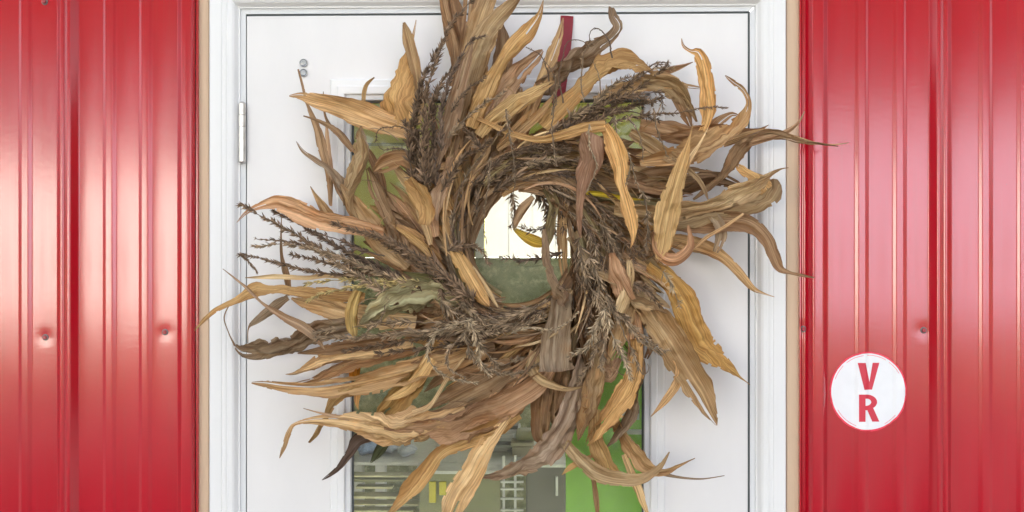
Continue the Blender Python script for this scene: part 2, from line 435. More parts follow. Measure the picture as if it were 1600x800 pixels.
# ------------------------------------------------------------------ door
door = thing('door', 'white door with a tall glass panel, wreath hanging in front of it', 'door', (0, 0, 0))
GX0, GX1 = W(549, 400, 0).x, W(1006, 400, 0).x; GZ1 = W(700, 157, 0).z; GZ0 = .28
FX0, FX1 = W(515, 400, .012).x, W(1039, 400, .012).x; FZ1 = W(700, 122, .012).z; FZ0 = GZ0-.035
def ring_slab(name, outer, inner, y0, y1, mat, parent, bev=.002):
    """rectangular ring in the wall plane as one mesh"""
    (ax, az, bx, bz), (cx, cz, dx, dz) = outer, inner
    o = [(ax, az), (bx, az), (bx, bz), (ax, bz)]; i = [(cx, cz), (dx, cz), (dx, dz), (cx, dz)]
    vs_ = [(x, y, z) for y in (y0, y1) for x, z in o+i]; fs = []
    for k in range(4):
        j = (k+1) % 4
        fs += [(k, j, 4+j, 4+k), (8+k, 12+k, 12+j, 8+j), (k, 8+k, 8+j, j), (4+k, 4+j, 12+j, 12+k)]
    me = mesh_from(name, vs_, fs); bm = bmesh.new(); bm.from_mesh(me)
    bmesh.ops.recalc_face_normals(bm, faces=bm.faces[:])
    if bev:
        ed = [e for e in bm.edges if e.calc_face_angle(0) > .5 and all(abs(v.co.y-y1) < 1e-6 for v in e.verts)]
        bmesh.ops.bevel(bm, geom=ed, offset=bev, segments=3, profile=.5, affect='EDGES')
    bm.to_mesh(me); bm.free(); return link(name, me, mat, parent)
ring_slab('door_panel', (DXL, .055, DXR, DZT), (GX0-.006, GZ0-.006, GX1+.006, GZ1+.006), .044, 0, MAT['door'], door, .0012)
ring_slab('window_frame', (FX0, FZ0, FX1, FZ1), (GX0-.012, GZ0-.012, GX1+.012, GZ1+.012), -.0005, -.009, MAT['casing'], door, .004)
ring_slab('window_frame', (FX0+.013, FZ0+.013, FX1-.013, FZ1-.013), (GX0-.010, GZ0-.010, GX1+.010, GZ1+.010), -.001, -.0135, MAT['casing'], door, .003)
ring_slab('window_bead', (GX0-.011, GZ0-.011, GX1+.011, GZ1+.011), (GX0, GZ0, GX1, GZ1), .012, -.0075, MAT['jamb'], door, .002)
ring_slab('window_gasket', (GX0-.002, GZ0-.002, GX1+.002, GZ1+.002), (GX0+.003, GZ0+.003, GX1-.003, GZ1-.003), .014, .006, MAT['rubber'], door, 0)
box('glass_pane', (GX0-.003, .0150, GZ0-.003), (GX1+.003, .0185, GZ1+.003), MAT['glass'], door)
# hinge: leaf, five knuckles, pin caps
hx = W(378.5, 400, .006).x; hz1 = W(0, 163, .006).z; hz0 = W(0, 254, .006).z
hinge = cyl('hinge', (hx, -.007, hz0+.002), (hx, -.007, hz1-.002), .0052, .0052, MAT['steel'], door, 20)
kn = 5; kh = (hz1-hz0)/kn
for i in range(kn):
    c = cyl('knuckle', (hx, -.007, hz0+i*kh+.00025), (hx, -.007, hz0+(i+1)*kh-.00025), .0072, .0072, MAT['steel'], None, 48, .0003, off=(0, 0, 0)); c.parent = hinge
for z, s in ((hz1, 1), (hz0, -1)):
    c = cyl('pin_cap', (hx, -.007, z), (hx, -.007, z+s*.003), .0052, .0038, MAT['steel'], None, 20, .0006, off=(0, 0, 0)); c.parent = hinge
for z in (hz0-.82, hz0-1.45):
    cyl('hinge', (hx, -.007, z), (hx, -.007, z+.1), .0062, .0062, MAT['steel'], door, 20, .001)

# two clear round bumpers stuck on the door
for i, (px, py, lab) in enumerate(((474.5, 98.5, 'upper clear round bumper on the white door'), (474.5, 114, 'lower clear round bumper on the white door, by a dry stem tip'))):
    p = W(px, py, .0); vs_, fs = [], []; n = 28
    for j in range(7):
        a = j/6*math.pi/2; r = .0078*math.cos(a)**.6; h = .0045*math.sin(a)
        for q in range(n):
            t = 2*math.pi*q/n; vs_.append((p.x+r*math.cos(t), -.0002-h, p.z+r*math.sin(t)))
    for j in range(6):
        for q in range(n): fs.append((j*n+q, j*n+(q+1) % n, (j+1)*n+(q+1) % n, (j+1)*n+q))
    fs.append(tuple(range(n-1, -1, -1)))
    t = thing('door_bumper', lab, 'bumper', p, 'clear bumpers on the door')
    link('dome', mesh_from('dome', vs_, fs, p, True), MAT['clear'], t)
    vs_, fs = [], []
    for q in range(n):
        a = 2*math.pi*q/n
        for r, h in ((.0078, 0), (.0078, .0016), (.0066, .0016), (.0066, 0)): vs_.append((p.x+r*math.cos(a), -.0004-h, p.z+r*math.sin(a)))
    for q in range(n):
        for e in range(4): fs.append((q*4+e, ((q+1) % n)*4+e, ((q+1) % n)*4+(e+1) % 4, q*4+(e+1) % 4))
    link('rim', mesh_from('rim', vs_, fs, p, True), MAT['steel'], t)

# ------------------------------------------------------------------ round VR sticker, draped over the ribs
def drape_rings(name, rings, lift, mat, parent, off):
    """closed rings in (x,z), even-odd; cut into upright strips at every rib line and laid on the panel's surface"""
    xs = [p[0] for r in rings for p in r]; x0, x1 = min(xs), max(xs)
    xs = sorted(set(round(x, 7) for x in xs+[x for x, _ in PROF_R if x0 < x < x1])); vs_, fs = [], []
    for xa, xb in zip(xs, xs[1:]):
        if xb-xa < 2e-6: continue
        xm = (xa+xb)/2; cr = []
        for r in rings:
            for (ax, az), (bx, bz) in zip(r, r[1:]+r[:1]):
                if (ax < xm) != (bx < xm):
                    f = lambda x: az+(bz-az)*(x-ax)/(bx-ax)
                    cr.append((f(xm), f(xa), f(xb)))
        cr.sort()
        for lo, hi in zip(cr[::2], cr[1::2]):
            b = len(vs_)
            for x, z in ((xa, lo[1]), (xb, lo[2]), (xb, hi[2]), (xa, hi[1])): vs_.append((x, -(SD+height_at(PROF_R, x)+lift), z))
            fs.append((b, b+1, b+2, b+3))
    return link(name, mesh_from(name, vs_, fs, off), mat, parent)
def drape(name, poly, lift, mat, parent, off): return drape_rings(name, [poly], lift, mat, parent, off)
MAT['stwhite'] = simple('sticker_white_vinyl', (.86, .86, .88), .5, .03, 30)
MAT['stred'] = simple('sticker_red_ink', (.62, .02, .05), .35, .05, 30)
MAT['stpink'] = simple('sticker_bright_red_rim', (.80, .015, .06), .4, .1, 200)
scn = W(1357, 612, SD+.004); sco = Vector(scn)
stk = thing('round_sticker', 'round white sticker with red letters V and R on the red siding', 'sticker', scn)
def P2(px, py):
    p = W(px, py, SD+.003); return (p.x, p.z)
random.seed(3)
circ = lambda rx, ry, j=0, n=72, cx=1357, cy=612: [P2(cx+(rx+random.uniform(-j, j))*math.cos(2*math.pi*i/n), cy+(ry+random.uniform(-j, j))*math.sin(2*math.pi*i/n)) for i in range(n)]
drape('backing', circ(60.2, 62.2, .7), .0004, MAT['stpink'], stk, sco)
drape('face', circ(57.8, 59.8, .25), .0007, MAT['stwhite'], stk, sco)
Vp = [(1340, 567), (1352.5, 567), (1359, 597), (1364, 567), (1374.5, 567), (1363, 609), (1350.5, 609)]
o = drape('letter', [P2(*p) for p in Vp][::-1], .0010, MAT['stred'], stk, sco); o['label'] = 'red letter V'
bowl = [(1353.7+17.3*math.cos(R(a)), 628.5-12*math.sin(R(a))) for a in range(90, -51, -10)]
Ro = [(1342, 616.5)]+bowl+[(1374.5, 659), (1363.5, 659), (1355.5, 641), (1352.2, 641), (1352.2, 659), (1342, 659)]
Ri = [(1352.2, 623)]+[(1354.2+7.6*math.cos(R(a)), 628.5-5.5*math.sin(R(a))) for a in range(90, -91, -15)]+[(1352.2, 634)]
o = drape_rings('letter', [[P2(*p) for p in Ro], [P2(*p) for p in Ri]], .0010, MAT['stred'], stk, sco); o['label'] = 'red letter R'
for a0, a1 in ((200, 225), (232, 262), (268, 300), (306, 330), (40, 62), (110, 150)):
    n = 10; A = [R(a0+(a1-a0)*i/n) for i in range(n+1)]
    drape('rim_line', [P2(1357+55.2*math.cos(a), 612+57.2*math.sin(a)) for a in A]+[P2(1357+54.6*math.cos(a), 612+56.6*math.sin(a)) for a in A[::-1]], .0011, MAT['stpink'], stk, sco)

# ------------------------------------------------------------------ ribbon over the door top
def ribbon():
    pts = [(886, 22.5, -.02), (886, 21.8, .004), (885.5, 40, .006), (882, 80, .014), (877, 125, .026), (871, 165, .04), (868, 200, .05)]
    vs_, fs = [], []; n = 5
    for i, (x, y, d) in enumerate(pts):
        hw = (10.2, 10.2, 10.2, 9.8, 9.6, 9.4, 9)[i]
        for q in range(n):
            u = q/(n-1)*2-1; p = W(x+u*hw, y+u*(.6 if i < 3 else 2.0), d); p.y -= .0008*math.cos(u*1.5); vs_.append(p)
    N_ = len(vs_)
    for i in range(len(pts)-1):
        for q in range(n-1): fs.append((i*n+q, (i+1)*n+q, (i+1)*n+q+1, i*n+q+1))
    me = mesh_from('ribbon', vs_, fs, (0, 0, 0), True); o = link('ribbon', me, MAT['ribbon'])
    md = o.modifiers.new('t', 'SOLIDIFY'); md.thickness = .0006
    md = o.modifiers.new('s', 'SUBSURF'); md.levels = md.render_levels = 2
    tag(o, 'dark red ribbon over the top of the door, holding the wreath', 'ribbon')
ribbon()

# ------------------------------------------------------------------ wreath
CX, CY = 819, 384
wr_ = thing('wreath', 'large wreath of dry corn leaves and tassels hanging on the white door', 'wreath', W(CX, CY, .06))
WO = Vector(wr_.location)
PAL = {'t': (.58, .415, .225), 'o': (.68, .46, .205), 'b': (.32, .205, .115), 'g': (.38, .33, .18), 'y': (.62, .52, .05), 'p': (.74, .58, .34),
       'k': (.38, .29, .195), 'r': (.56, .39, .25), 'd': (.13, .09, .07), 'm': (.42, .285, .165)}
def catmull(P, n):
    """P: list of tuples; resample to n points"""
    m = len(P); Q = [P[0]]+list(P)+[P[-1]]; cum = [0]
    for a, b in zip(P, P[1:]): cum.append(cum[-1]+math.hypot(a[0]-b[0], a[1]-b[1])+1e-6)
    out = []
    for i in range(n):
        s = cum[-1]*i/(n-1); k = 0
        while k < m-2 and cum[k+1] < s: k += 1
        t = (s-cum[k])/(cum[k+1]-cum[k]); t = min(max(t, 0), 1)
        p0, p1, p2, p3 = Q[k], Q[k+1], Q[k+2], Q[k+3]
        out.append(tuple(.5*((2*b)+(-a+c)*t+(2*a-5*b+4*c-d)*t*t+(-a+3*b-3*c+d)*t**3) for a, b, c, d in zip(p0, p1, p2, p3)))
    return out, cum[-1]
def leaf(pts, d0, d1, col, rng, roll=None, name='corn_leaf', fold=None, crinkle=1.0):
    """pts from tip to base or base to tip, (x, y, visible width) in photo pixels; d0/d1 = depth at first/last"""
    pts = pts[::-1]; d0, d1 = d1, d0
    m = len(pts)
    P = [(x, y, w, d0+(d1-d0)*i/(m-1)) for i, (x, y, w) in enumerate(pts)]
    L0 = sum(math.hypot(a[0]-b[0], a[1]-b[1]) for a, b in zip(pts, pts[1:]))
    n = max(8, int(L0/4.5)); S, L = catmull(P, n)
    wmax = max(p[2] for p in pts); nc = 15 if wmax > 9 else 5
    r0 = rng.uniform(-.75, .75) if roll is None else roll; r1 = r0+rng.uniform(-.7, .7); r1 = max(-1.0, min(1.0, r1))
    fold = rng.uniform(-.45, .6) if fold is None else fold
    ph1, ph2, ph3 = (rng.uniform(0, 6.3) for _ in range(3)); k1 = rng.uniform(.035, .075); k2 = rng.uniform(.04, .085)
    seed = rng.uniform(0, 100); wa = rng.uniform(.12, .34)*crinkle; off = rng.uniform(0, 5)
    split = wmax > 15 and rng.random() < .55; sfr = rng.uniform(.15, .45); nsp = 1; nso = rng.uniform(-.5, .5); sgap = rng.uniform(-1.3, 1.3)
    curl = rng.choice((0, 0, .9, -.9, 1.4)); cs = rng.choice((-1, 1))
    C = []
    for x, y, w, d in S: C.append(W(x, y, max(d, .012)))
    vs_, um, uu = [], [], []
    for i, (x, y, w, d) in enumerate(S):
        s = L*i/(n-1); T = (C[min(i+1, n-1)]-C[max(i-1, 0)]).normalized(); V = (CP-C[i]).normalized()
        S0 = T.cross(V).normalized(); N0 = S0.cross(T).normalized()
        if N0.dot(V) < 0: N0 = -N0
        r = r0+(r1-r0)*i/(n-1)+.22*math.sin(s*.03+ph3)
        nz = noise.noise(Vector((s*.03, seed, 0)))
        r = max(-.95, min(.95, r))
        Sv = S0*math.cos(r)+N0*math.sin(r); Nv = N0*math.cos(r)-S0*math.sin(r)
        hw = max(w, .8)*.5*pxm(d)*(1.06/math.cos(r))*(1+.12*nz)
        for q in range(nc):
            u = q/(nc-1)*2-1
            e = (.12*noise.noise(Vector((s*.07, seed+5+u, 1)))+.035*noise.noise(Vector((s*.33, seed+9+u, 1))))*abs(u)**3
            up = u*(1+e)
            z = fold*abs(u)**1.3*.55 + curl*max(0, abs(u)-.6)*(1.6 if u*cs > 0 else .3) + .05*math.sin(u*21+seed*3+.8*noise.noise(Vector((s*.02, seed, 3)))) + wa*u*u*(math.sin(s*k1+ph1) if u > 0 else math.sin(s*k2+ph2)) + .07*crinkle*math.sin(u*7+seed) \
                + .55*crinkle*(abs(noise.noise(Vector((s*.028, u*1.3, seed))))-.25) + .34*crinkle*(abs(noise.noise(Vector((s*.075, u*2.4, seed))))-.2) + .10*noise.noise(Vector((s*.25, u*5, seed)))
            if u*nsp > nso and split and i > n*(1-sfr): z += sgap*((i-n*(1-sfr))/(n*sfr))**1.4
            if i > n*(1-sfr) and split: up += (.10 if u*nsp > nso else -.05)*nsp*((i-n*(1-sfr))/(n*sfr))
            vs_.append(C[i]+Sv*hw*up+Nv*hw*z)
            um.append((u*hw+off, s*PX)); uu.append((u*.5+.5, i/(n-1)))
    fs = []
    for i in range(n-1):
        for q in range(nc-1):
            ua = q/(nc-1)*2-1; ub = (q+1)/(nc-1)*2-1
            if split and i > n*(1-sfr) and ua <= nso < ub: continue
            if wmax > 12 and q in (0, nc-2) and noise.noise(Vector((i*.55, seed+q, 7))) > .40: continue
            fs.append((i*nc+q, i*nc+q+1, (i+1)*nc+q+1, (i+1)*nc+q))
    for v in vs_:
        if v.y > -.003 and name != 'x': v.y = -.003
    me = mesh_from(name, vs_, fs, WO, True)
    for nm, arr in (('metres', um), ('unit', uu)):
        l = me.uv_layers.new(name=nm)
        buf = []
        for lp in me.loops: buf += arr[lp.vertex_index]
        l.data.foreach_set('uv', buf)
    o = link(name, me, MAT['leaf'], wr_)
    c = PAL[col] if isinstance(col, str) else col
    j = rng.uniform(.72, 1.28); h = rng.uniform(-.06, .06)
    o.color = (min(.9, c[0]*j*(1+h)), c[1]*j, c[2]*j*(1-h), 1)
    return o

TAS = {'n': (.155, .10, .062), 'l': (.25, .175, .11), 'y': (.36, .275, .12), 'd': (.15, .10, .07), 'p': (.34, .255, .165)}
def tassel(pts, d0, d1, size, gap, spread, col, rng, name='corn_tassel', taper=True, nper=None):
    """pts from base to tip in photo pixels; size = spikelet length px"""
    m = len(pts); P = [(x, y, d0+(d1-d0)*i/(m-1)) for i, (x, y) in enumerate(pts)]
    L0 = sum(math.hypot(a[0]-b[0], a[1]-b[1]) for a, b in zip(pts, pts[1:]))
    n = max(6, int(L0/6)); S, L = catmull(P, n)
    C = [W(x+rng.uniform(-1.1, 1.1), y+rng.uniform(-1.1, 1.1), d+rng.uniform(-.001, .001)) for x, y, d in S]
    rad = [PX*(1.3-.8*i/(n-1)) for i in range(n)]
    vs_, fs = tube_verts(C, rad, 4); tones = [.75]*len(vs_)
    if nper is None: nper = 6 if gap < 2.5 else 4 if gap < 3.5 else 3
    N_ = max(3, int(L/gap))
    for k in range(N_):
        f = (k+rng.random()*.8)/N_*(n-1); i = min(int(f), n-2); t = f-i
        p = C[i].lerp(C[i+1], t); T = (C[i+1]-C[i]).normalized()
        A = T.cross(Vector((.2, .9, .1))).normalized(); B = T.cross(A)
        tf = 1-.45*(f/(n-1)) if taper else 1
        for q in range(nper):
            a = rng.uniform(0, 6.283); sp = spread*rng.uniform(.35, 1.9)
            dr = (T*math.cos(sp)+(A*math.cos(a)+B*math.sin(a))*math.sin(sp)).normalized()
            ln = size*1.08*PX*tf*rng.uniform(.5, 1.35); wd = ln*rng.uniform(.07, .12)
            b0 = p+dr*ln*.05; md = p+dr*ln*.5; tp = p+dr*ln+Vector((0, 0, -.0006*rng.random()))
            X = dr.cross(T+Vector((.01, 0, 0))).normalized(); Y = dr.cross(X)
            v0 = len(vs_); tone = rng.uniform(.4, 1.7); tone = tone*1.4 if rng.random() < .15 else tone
            if noise.noise(Vector((k*.12, size, L))) > .28: continue
            vs_ += [b0, md+X*wd, md-X*wd*.5+Y*wd*.8, md-X*wd*.5-Y*wd*.8, tp]; tones += [tone*.8, tone, tone, tone, tone*1.3]
            fs += [(v0, v0+2, v0+1), (v0, v0+3, v0+2), (v0, v0+1, v0+3), (v0+4, v0+1, v0+2), (v0+4, v0+2, v0+3), (v0+4, v0+3, v0+1)]
    for v in vs_:
        if v.y > -.003: v.y = -.003
    me = mesh_from(name, vs_, fs, WO, False)
    ca = me.color_attributes.new('tone', 'FLOAT_COLOR', 'POINT'); buf = []
    for t in tones: buf += (t, t, t*.97, 1)
    ca.data.foreach_set('color', buf)
    o = link(name, me, MAT['tassel'], wr_)
    c = TAS[col]; j = rng.uniform(.85, 1.15); o.color = (c[0]*j, c[1]*j, c[2]*j, 1)
    return o

LEAVES = [
 # tip first. (points, depth at tip, depth at base, colour)
 ([(452,150,2),(470,150,11),(492,156,20),(530,166,32),(570,181,40),(602,193,34),(645,208,20)], .05,.09,'t'),
 ([(466,108,3),(473,135,4),(480,162,5),(495,198,11),(504,232,13),(513,270,10),(516,320,4)], .03,.05,'m'),
 ([(509,190,3),(512,235,8),(517,270,7),(517,322,4)], .04,.04,'r'),
 ([(474,181,2),(493,187,4),(515,197,9),(535,213,13),(552,236,8)], .05,.07,'m'),
 ([(585,121,2),(572,134,6),(568,158,6),(567,200,5)], .04,.05,'o'),
 ([(505,143,1),(506,170,3),(511,188,4),(524,208,5)], .04,.05,'b'),
 ([(650,31,1),(645,55,4),(636,85,10),(625,120,26),(617,158,36),(622,205,36)], .05,.08,'o'),
 ([(631,35,4),(638,62,16),(646,95,17),(652,125,14),(655,165,12),(652,195,10)], .07,.08,'t'),
 ([(690,-20,8),(697,20,11),(708,60,15),(712,100,11),(706,135,8)], .05,.07,'m'),
 ([(703,-15,14),(715,35,24),(724,85,20),(716,145,14)], .04,.07,'b'),
 ([(737,-18,22),(734,28,22),(728,72,20),(720,120,20)], .05,.08,'m'),
 ([(768,-15,20),(754,20,30),(742,60,32),(737,110,34),(738,160,30),(722,215,18)], .07,.10,'t'),
 ([(815,-8,4),(792,13,20),(766,42,32),(747,80,36),(735,115,32),(725,160,26),(712,210,14)], .10,.11,'t'),
 ([(783,35,6),(787,70,22),(783,110,30),(770,150,30),(742,200,24)], .06,.09,'m'),
 ([(738,68,3),(729,95,14),(720,130,20),(711,160,26),(702,190,29),(692,222,22),(683,256,8)], .14,.12,'r'),
 ([(849,0,1),(842,24,9),(826,47,22),(808,66,27),(790,88,20),(778,110,22),(763,140,28),(750,166,30),(738,200,22)], .11,.12,'o'),
 ([(848,78,4),(835,90,18),(812,110,30),(790,138,36),(772,168,34),(758,200,24)], .08,.10,'r'),
 ([(880,28,2),(874,52,10),(863,80,18),(850,112,22),(834,150,20),(818,190,18),(806,220,12)], .09,.10,'t'),
 ([(866,127,3),(845,138,18),(815,153,26),(788,172,26),(765,190,22),(748,212,16)], .13,.12,'o'),
 ([(955,11,6),(957,20,12),(960,30,18),(965,44,15),(952,60,19),(925,78,27),(895,97,34),(868,117,34),(842,140,22)], .05,.09,'k'),
 ([(1018,114,6),(1000,104,20),(968,102,24),(936,118,24),(905,143,26),(880,168,24),(850,200,18)], .09,.10,'o'),
 ([(1083,97,1),(1066,103,7),(1040,111,12),(1018,122,8)], .06,.07,'r'),
 ([(1098,138,3),(1072,133,9),(1045,126,22),(1010,130,26),(975,140,20),(930,158,14)], .07,.10,'t'),
 ([(1090,190,2),(1080,165,8),(1066,145,16),(1045,128,22),(1005,124,18)], .08,.10,'t'),
 ([(1080,200,3),(1072,180,16),(1062,160,18),(1045,142,12),(1020,138,8)], .07,.09,'m'),
 ([(1065,60,1),(1068,72,4),(1079,80,5),(1090,82,14),(1098,98,22),(1105,128,25),(1108,160,24),(1104,192,16),(1090,215,12)], .10,.09,'o'),
 ([(1133,118,1),(1148,129,5),(1163,141,6),(1171,162,6),(1162,188,12),(1140,210,20),(1108,230,26),(1075,243,28),(1040,250,22),(1000,255,12)], .10,.13,'t'),
 ([(1158,183,1),(1144,178,6),(1126,188,15),(1108,204,24),(1080,213,30),(1045,205,30),(1000,195,20)], .06,.08,'m'),
 ([(1310,229,1),(1288,226,3),(1256,221,6),(1231,215,10),(1208,211,15),(1186,215,18),(1165,226,18),(1150,245,17),(1136,268,15),(1115,289,11),(1083,312,3)], .11,.09,'m'),
 ([(1326,223,1),(1300,226,2),(1272,223,4),(1235,213,7),(1200,208,12),(1170,212,12),(1130,225,10)], .10,.09,'t'),
 ([(1257,174,1),(1247,192,4),(1227,207,8),(1203,214,11),(1170,222,14)], .11,.10,'r'),
 ([(1201,195,1),(1186,203,6),(1160,206,13),(1120,203,18),(1080,208,16),(1030,215,10)], .07,.09,'b'),
 ([(1232,262,1),(1220,264,2),(1204,272,7),(1180,288,22),(1150,302,25),(1115,318,20),(1070,327,22),(1020,331,27),(960,325,22)], .10,.12,'t'),
 ([(1148,254,2),(1163,264,13),(1185,279,24),(1200,296,24)], .08,.08,'o'),
 ([(1203,280,12),(1199,298,26),(1180,312,26),(1150,319,26),(1100,332,24),(1050,340,20)], .07,.10,'t'),
 ([(1273,434,1),(1256,431,4),(1232,426,6),(1217,419,14),(1207,397,17),(1196,372,21),(1176,353,23),(1150,345,28),(1110,347,34),(1070,346,36),(1010,350,30)], .10,.09,'b'),
 ([(1210,464,1),(1192,458,3),(1176,450,8),(1155,426,13),(1130,402,15),(1100,386,24),(1062,378,22),(1020,372,14)], .06,.09,'t'),
 ([(1023,362,3),(1024,380,7),(1032,397,13),(1048,405,19),(1065,400,17),(1079,382,12),(1075,352,3)], .14,.14,(.58,.34,.19)),
 ([(1118,394,8),(1126,372,18),(1124,352,18),(1112,335,14)], .10,.10,'k'),
 ([(1083,390,2),(1103,372,6),(1130,356,5),(1162,334,3)], .12,.11,'t'),
 ([(1083,193,1),(1076,222,5),(1068,250,18),(1059,280,25),(1049,315,32),(1041,350,35),(1036,382,28),(1030,405,12)], .15,.14,'o'),
 ([(1107,199,1),(1093,225,4),(1077,250,8),(1066,275,6)], .13,.14,'p'),
 ([(985,388,1),(989,370,9),(986,345,22),(980,320,19),(974,300,12),(970,283,18),(969,262,27),(962,238,28),(954,214,21),(944,196,14)], .15,.15,'o'),
 ([(728,178,2),(768,194,8),(800,209,9),(840,218,10),(872,213,14),(912,201,17),(946,196,16)], .12,.15,'o'),
 ([(907,372,1),(903,340,7),(906,305,12),(912,275,21),(920,250,29),(917,228,30),(910,208,12)], .15,.15,(.50,.30,.19)),
 ([(1106,312,1),(1100,298,7),(1090,280,7),(1066,259,13),(1040,241,20),(1010,221,23),(985,206,12)], .13,.12,'t'),
 ([(1125,275,3),(1100,271,14),(1060,275,34),(1020,280,38),(980,288,32),(920,286,30),(850,275,20)], .09,.11,'m'),
 ([(1165,295,2),(1140,285,16),(1110,282,24),(1070,290,28),(1020,300,26),(960,302,20)], .06,.09,'b'),
 ([(1080,322,4),(1050,323,18),(1000,318,20),(940,310,22),(870,300,16)], .10,.10,'g'),
 ([(1006,312,2),(975,308,8),(940,303,8),(900,299,4)], .125,.12,'y'),
 ([(1172,601,1),(1160,592,3),(1145,580,10),(1128,566,20),(1106,545,36),(1086,512,40),(1070,476,40),(1048,440,32),(1015,410,20)], .06,.09,(.52,.33,.11)),
 ([(1120,665,1),(1107,638,21),(1092,607,41),(1067,566,51),(1042,527,46),(1018,492,38),(990,455,30),(960,420,22)], .10,.10,'t'),
 ([(1046,484,10),(1020,470,34),(985,453,36),(950,428,36),(920,398,36),(895,365,28)], .11,.11,'t'),
 ([(1010,420,8),(985,415,30),(960,395,38),(935,365,34),(915,335,24)], .10,.10,'r'),
 ([(983,406,6),(984,425,13),(981,450,16),(975,472,20),(968,488,12)], .15,.14,'p'),
 ([(955,395,8),(960,420,22),(972,445,30),(985,470,22)], .145,.14,(.52,.32,.19)),
 ([(877,476,18),(880,464,26),(868,444,18),(859,420,14),(855,390,12),(851,358,6)], .15,.14,'r'),
 ([(866,581,39),(865,560,42),(868,520,38),(872,478,28),(875,450,18)], .14,.12,'k'),
 ([(925,585,10),(915,530,22),(908,480,20),(905,430,17),(898,370,12)], .11,.11,'b'),
 ([(918,602,4),(888,608,7),(862,601,11),(842,592,14),(831,575,18),(838,550,20)], .135,.12,'t'),
 ([(858,695,6),(846,678,22),(846,640,28),(852,600,30),(862,560,24)], .08,.10,'m'),
 ([(880,670,8),(868,650,20),(872,600,24),(880,540,22)], .09,.10,'b'),
 ([(753,746,2),(780,741,14),(806,728,24),(836,714,24),(862,694,36),(880,664,37),(895,630,32),(906,592,24),(912,550,18)], .10,.11,(.42,.33,.25)),
 ([(903,689,1),(909,668,18),(916,642,33),(925,608,36),(930,575,28),(925,520,20)], .13,.12,'t'),
 ([(917,696,2),(940,665,22),(960,638,31),(980,607,31),(992,575,24),(990,530,18)], .12,.11,'o'),
 ([(948,698,2),(965,678,15),(984,645,16),(996,600,14),(1000,560,12)], .10,.10,'k'),
 ([(1046,706,2),(1031,731,9),(1006,747,15),(970,749,21),(935,740,23),(905,716,20),(884,690,14)], .11,.10,'t'),
 ([(975,752,8),(955,738,26),(943,712,30),(932,685,22),(930,640,16)], .10,.10,'o'),
 ([(1086,716,1),(1060,727,4),(1035,737,9),(1010,728,16),(988,702,20),(968,668,16),(955,640,10)], .08,.09,'t'),
 ([(1132,743,1),(1096,748,2),(1060,745,3),(1030,738,5),(1005,732,6)], .07,.08,'k'),
 ([(1014,808,3),(1005,785,10),(996,760,14),(985,735,12),(975,710,8)], .07,.08,'p'),
 ([(934,805,5),(932,785,8),(929,762,8),(924,740,10),(905,715,10)], .09,.09,'m'),
 ([(878,742,1),(890,731,8),(905,722,8),(925,712,8)], .09,.09,'o'),
 ([(437,716,1),(444,698,6),(452,675,7),(463,662,4),(500,657,13),(550,661,26),(600,672,37),(650,674,42),(690,664,32),(730,650,24)], .09,.11,'t'),
 ([(600,668,4),(650,667,22),(700,660,42),(750,645,46),(800,625,40),(845,595,26),(865,560,16)], .11,.12,'r'),
 ([(700,688,6),(725,675,28),(760,655,40),(800,625,40),(830,585,30)], .08,.10,'m'),
 ([(650,640,4),(680,640,30),(720,620,46),(760,600,46),(800,575,34)], .07,.10,'m'),
 ([(604,806,2),(620,791,9),(645,765,20),(668,735,22),(690,706,20),(722,690,27),(770,674,25),(812,648,14)], .09,.11,'o'),
 ([(700,812,22),(714,775,36),(734,745,36),(750,715,34),(766,690,24),(795,650,12)], .11,.11,'p'),
 ([(393,598,2),(415,600,9),(450,606,17),(500,608,21),(550,601,28),(600,590,32),(650,578,36),(700,568,30),(760,545,22)], .08,.11,'t'),
 ([(483,692,3),(495,678,6),(507,655,8),(516,637,10),(532,620,13),(562,610,16),(600,600,12)], .08,.09,'o'),
 ([(554,592,16),(553,572,22),(555,545,18)], .05,.06,(.62,.28,.03)),
 ([(446,585,1),(462,583,8),(490,571,15),(530,560,19),(580,552,23),(645,540,22)], .07,.09,'t'),
 ([(457,600,1),(480,597,9),(510,584,17),(550,569,20),(600,558,18),(650,545,14)], .06,.08,'m'),
 ([(465,552,2),(500,548,12),(550,540,20),(620,530,20)], .07,.09,'b'),
 ([(367,541,5),(378,550,14),(400,549,22),(430,543,26),(462,533,30),(500,518,32),(550,508,24)], .07,.10,'k'),
 ([(367,541,3),(357,520,2),(350,495,2),(362,470,1)], .07,.08,'k'),
 ([(304,517,1),(322,496,5),(340,482,7),(368,470,10),(397,453,16),(416,453,11),(455,452,12),(500,458,16),(570,465,14)], .12,.11,'o'),
 ([(383,434,1),(430,432,7),(480,434,6),(512,430,8),(560,434,6)], .09,.10,'p'),
 ([(455,466,3),(480,474,18),(510,482,30),(545,490,34),(590,498,30),(650,503,22)], .09,.10,'t'),
 ([(556,525,8),(552,505,23),(554,480,22),(562,455,14)], .125,.12,(.50,.37,.14)),
 ([(562,505,6),(580,492,30),(605,478,40),(640,466,44),(680,464,30),(710,470,16),(732,482,6)], .13,.12,(.42,.40,.24)),
 ([(630,425,2),(665,434,16),(700,448,12),(740,470,10)], .14,.12,(.30,.30,.14)),
 ([(348,420,1),(384,450,3),(410,475,3),(437,493,9),(470,510,14),(490,525,12),(507,546,1)], .13,.11,'r'),
 ([(387,536,1),(388,512,2),(400,500,9),(428,478,13),(450,464,8)], .06,.08,'k'),
 ([(440,332,1),(439,370,3),(440,402,6),(446,428,12),(452,462,8)], .05,.07,'m'),
 ([(370,348,1),(384,333,5),(405,322,10),(435,316,21),(465,326,27),(500,340,25),(540,349,24),(600,362,14)], .09,.11,'r'),
 ([(485,291,1),(499,313,7),(514,334,15),(535,352,14)], .08,.10,'t'),
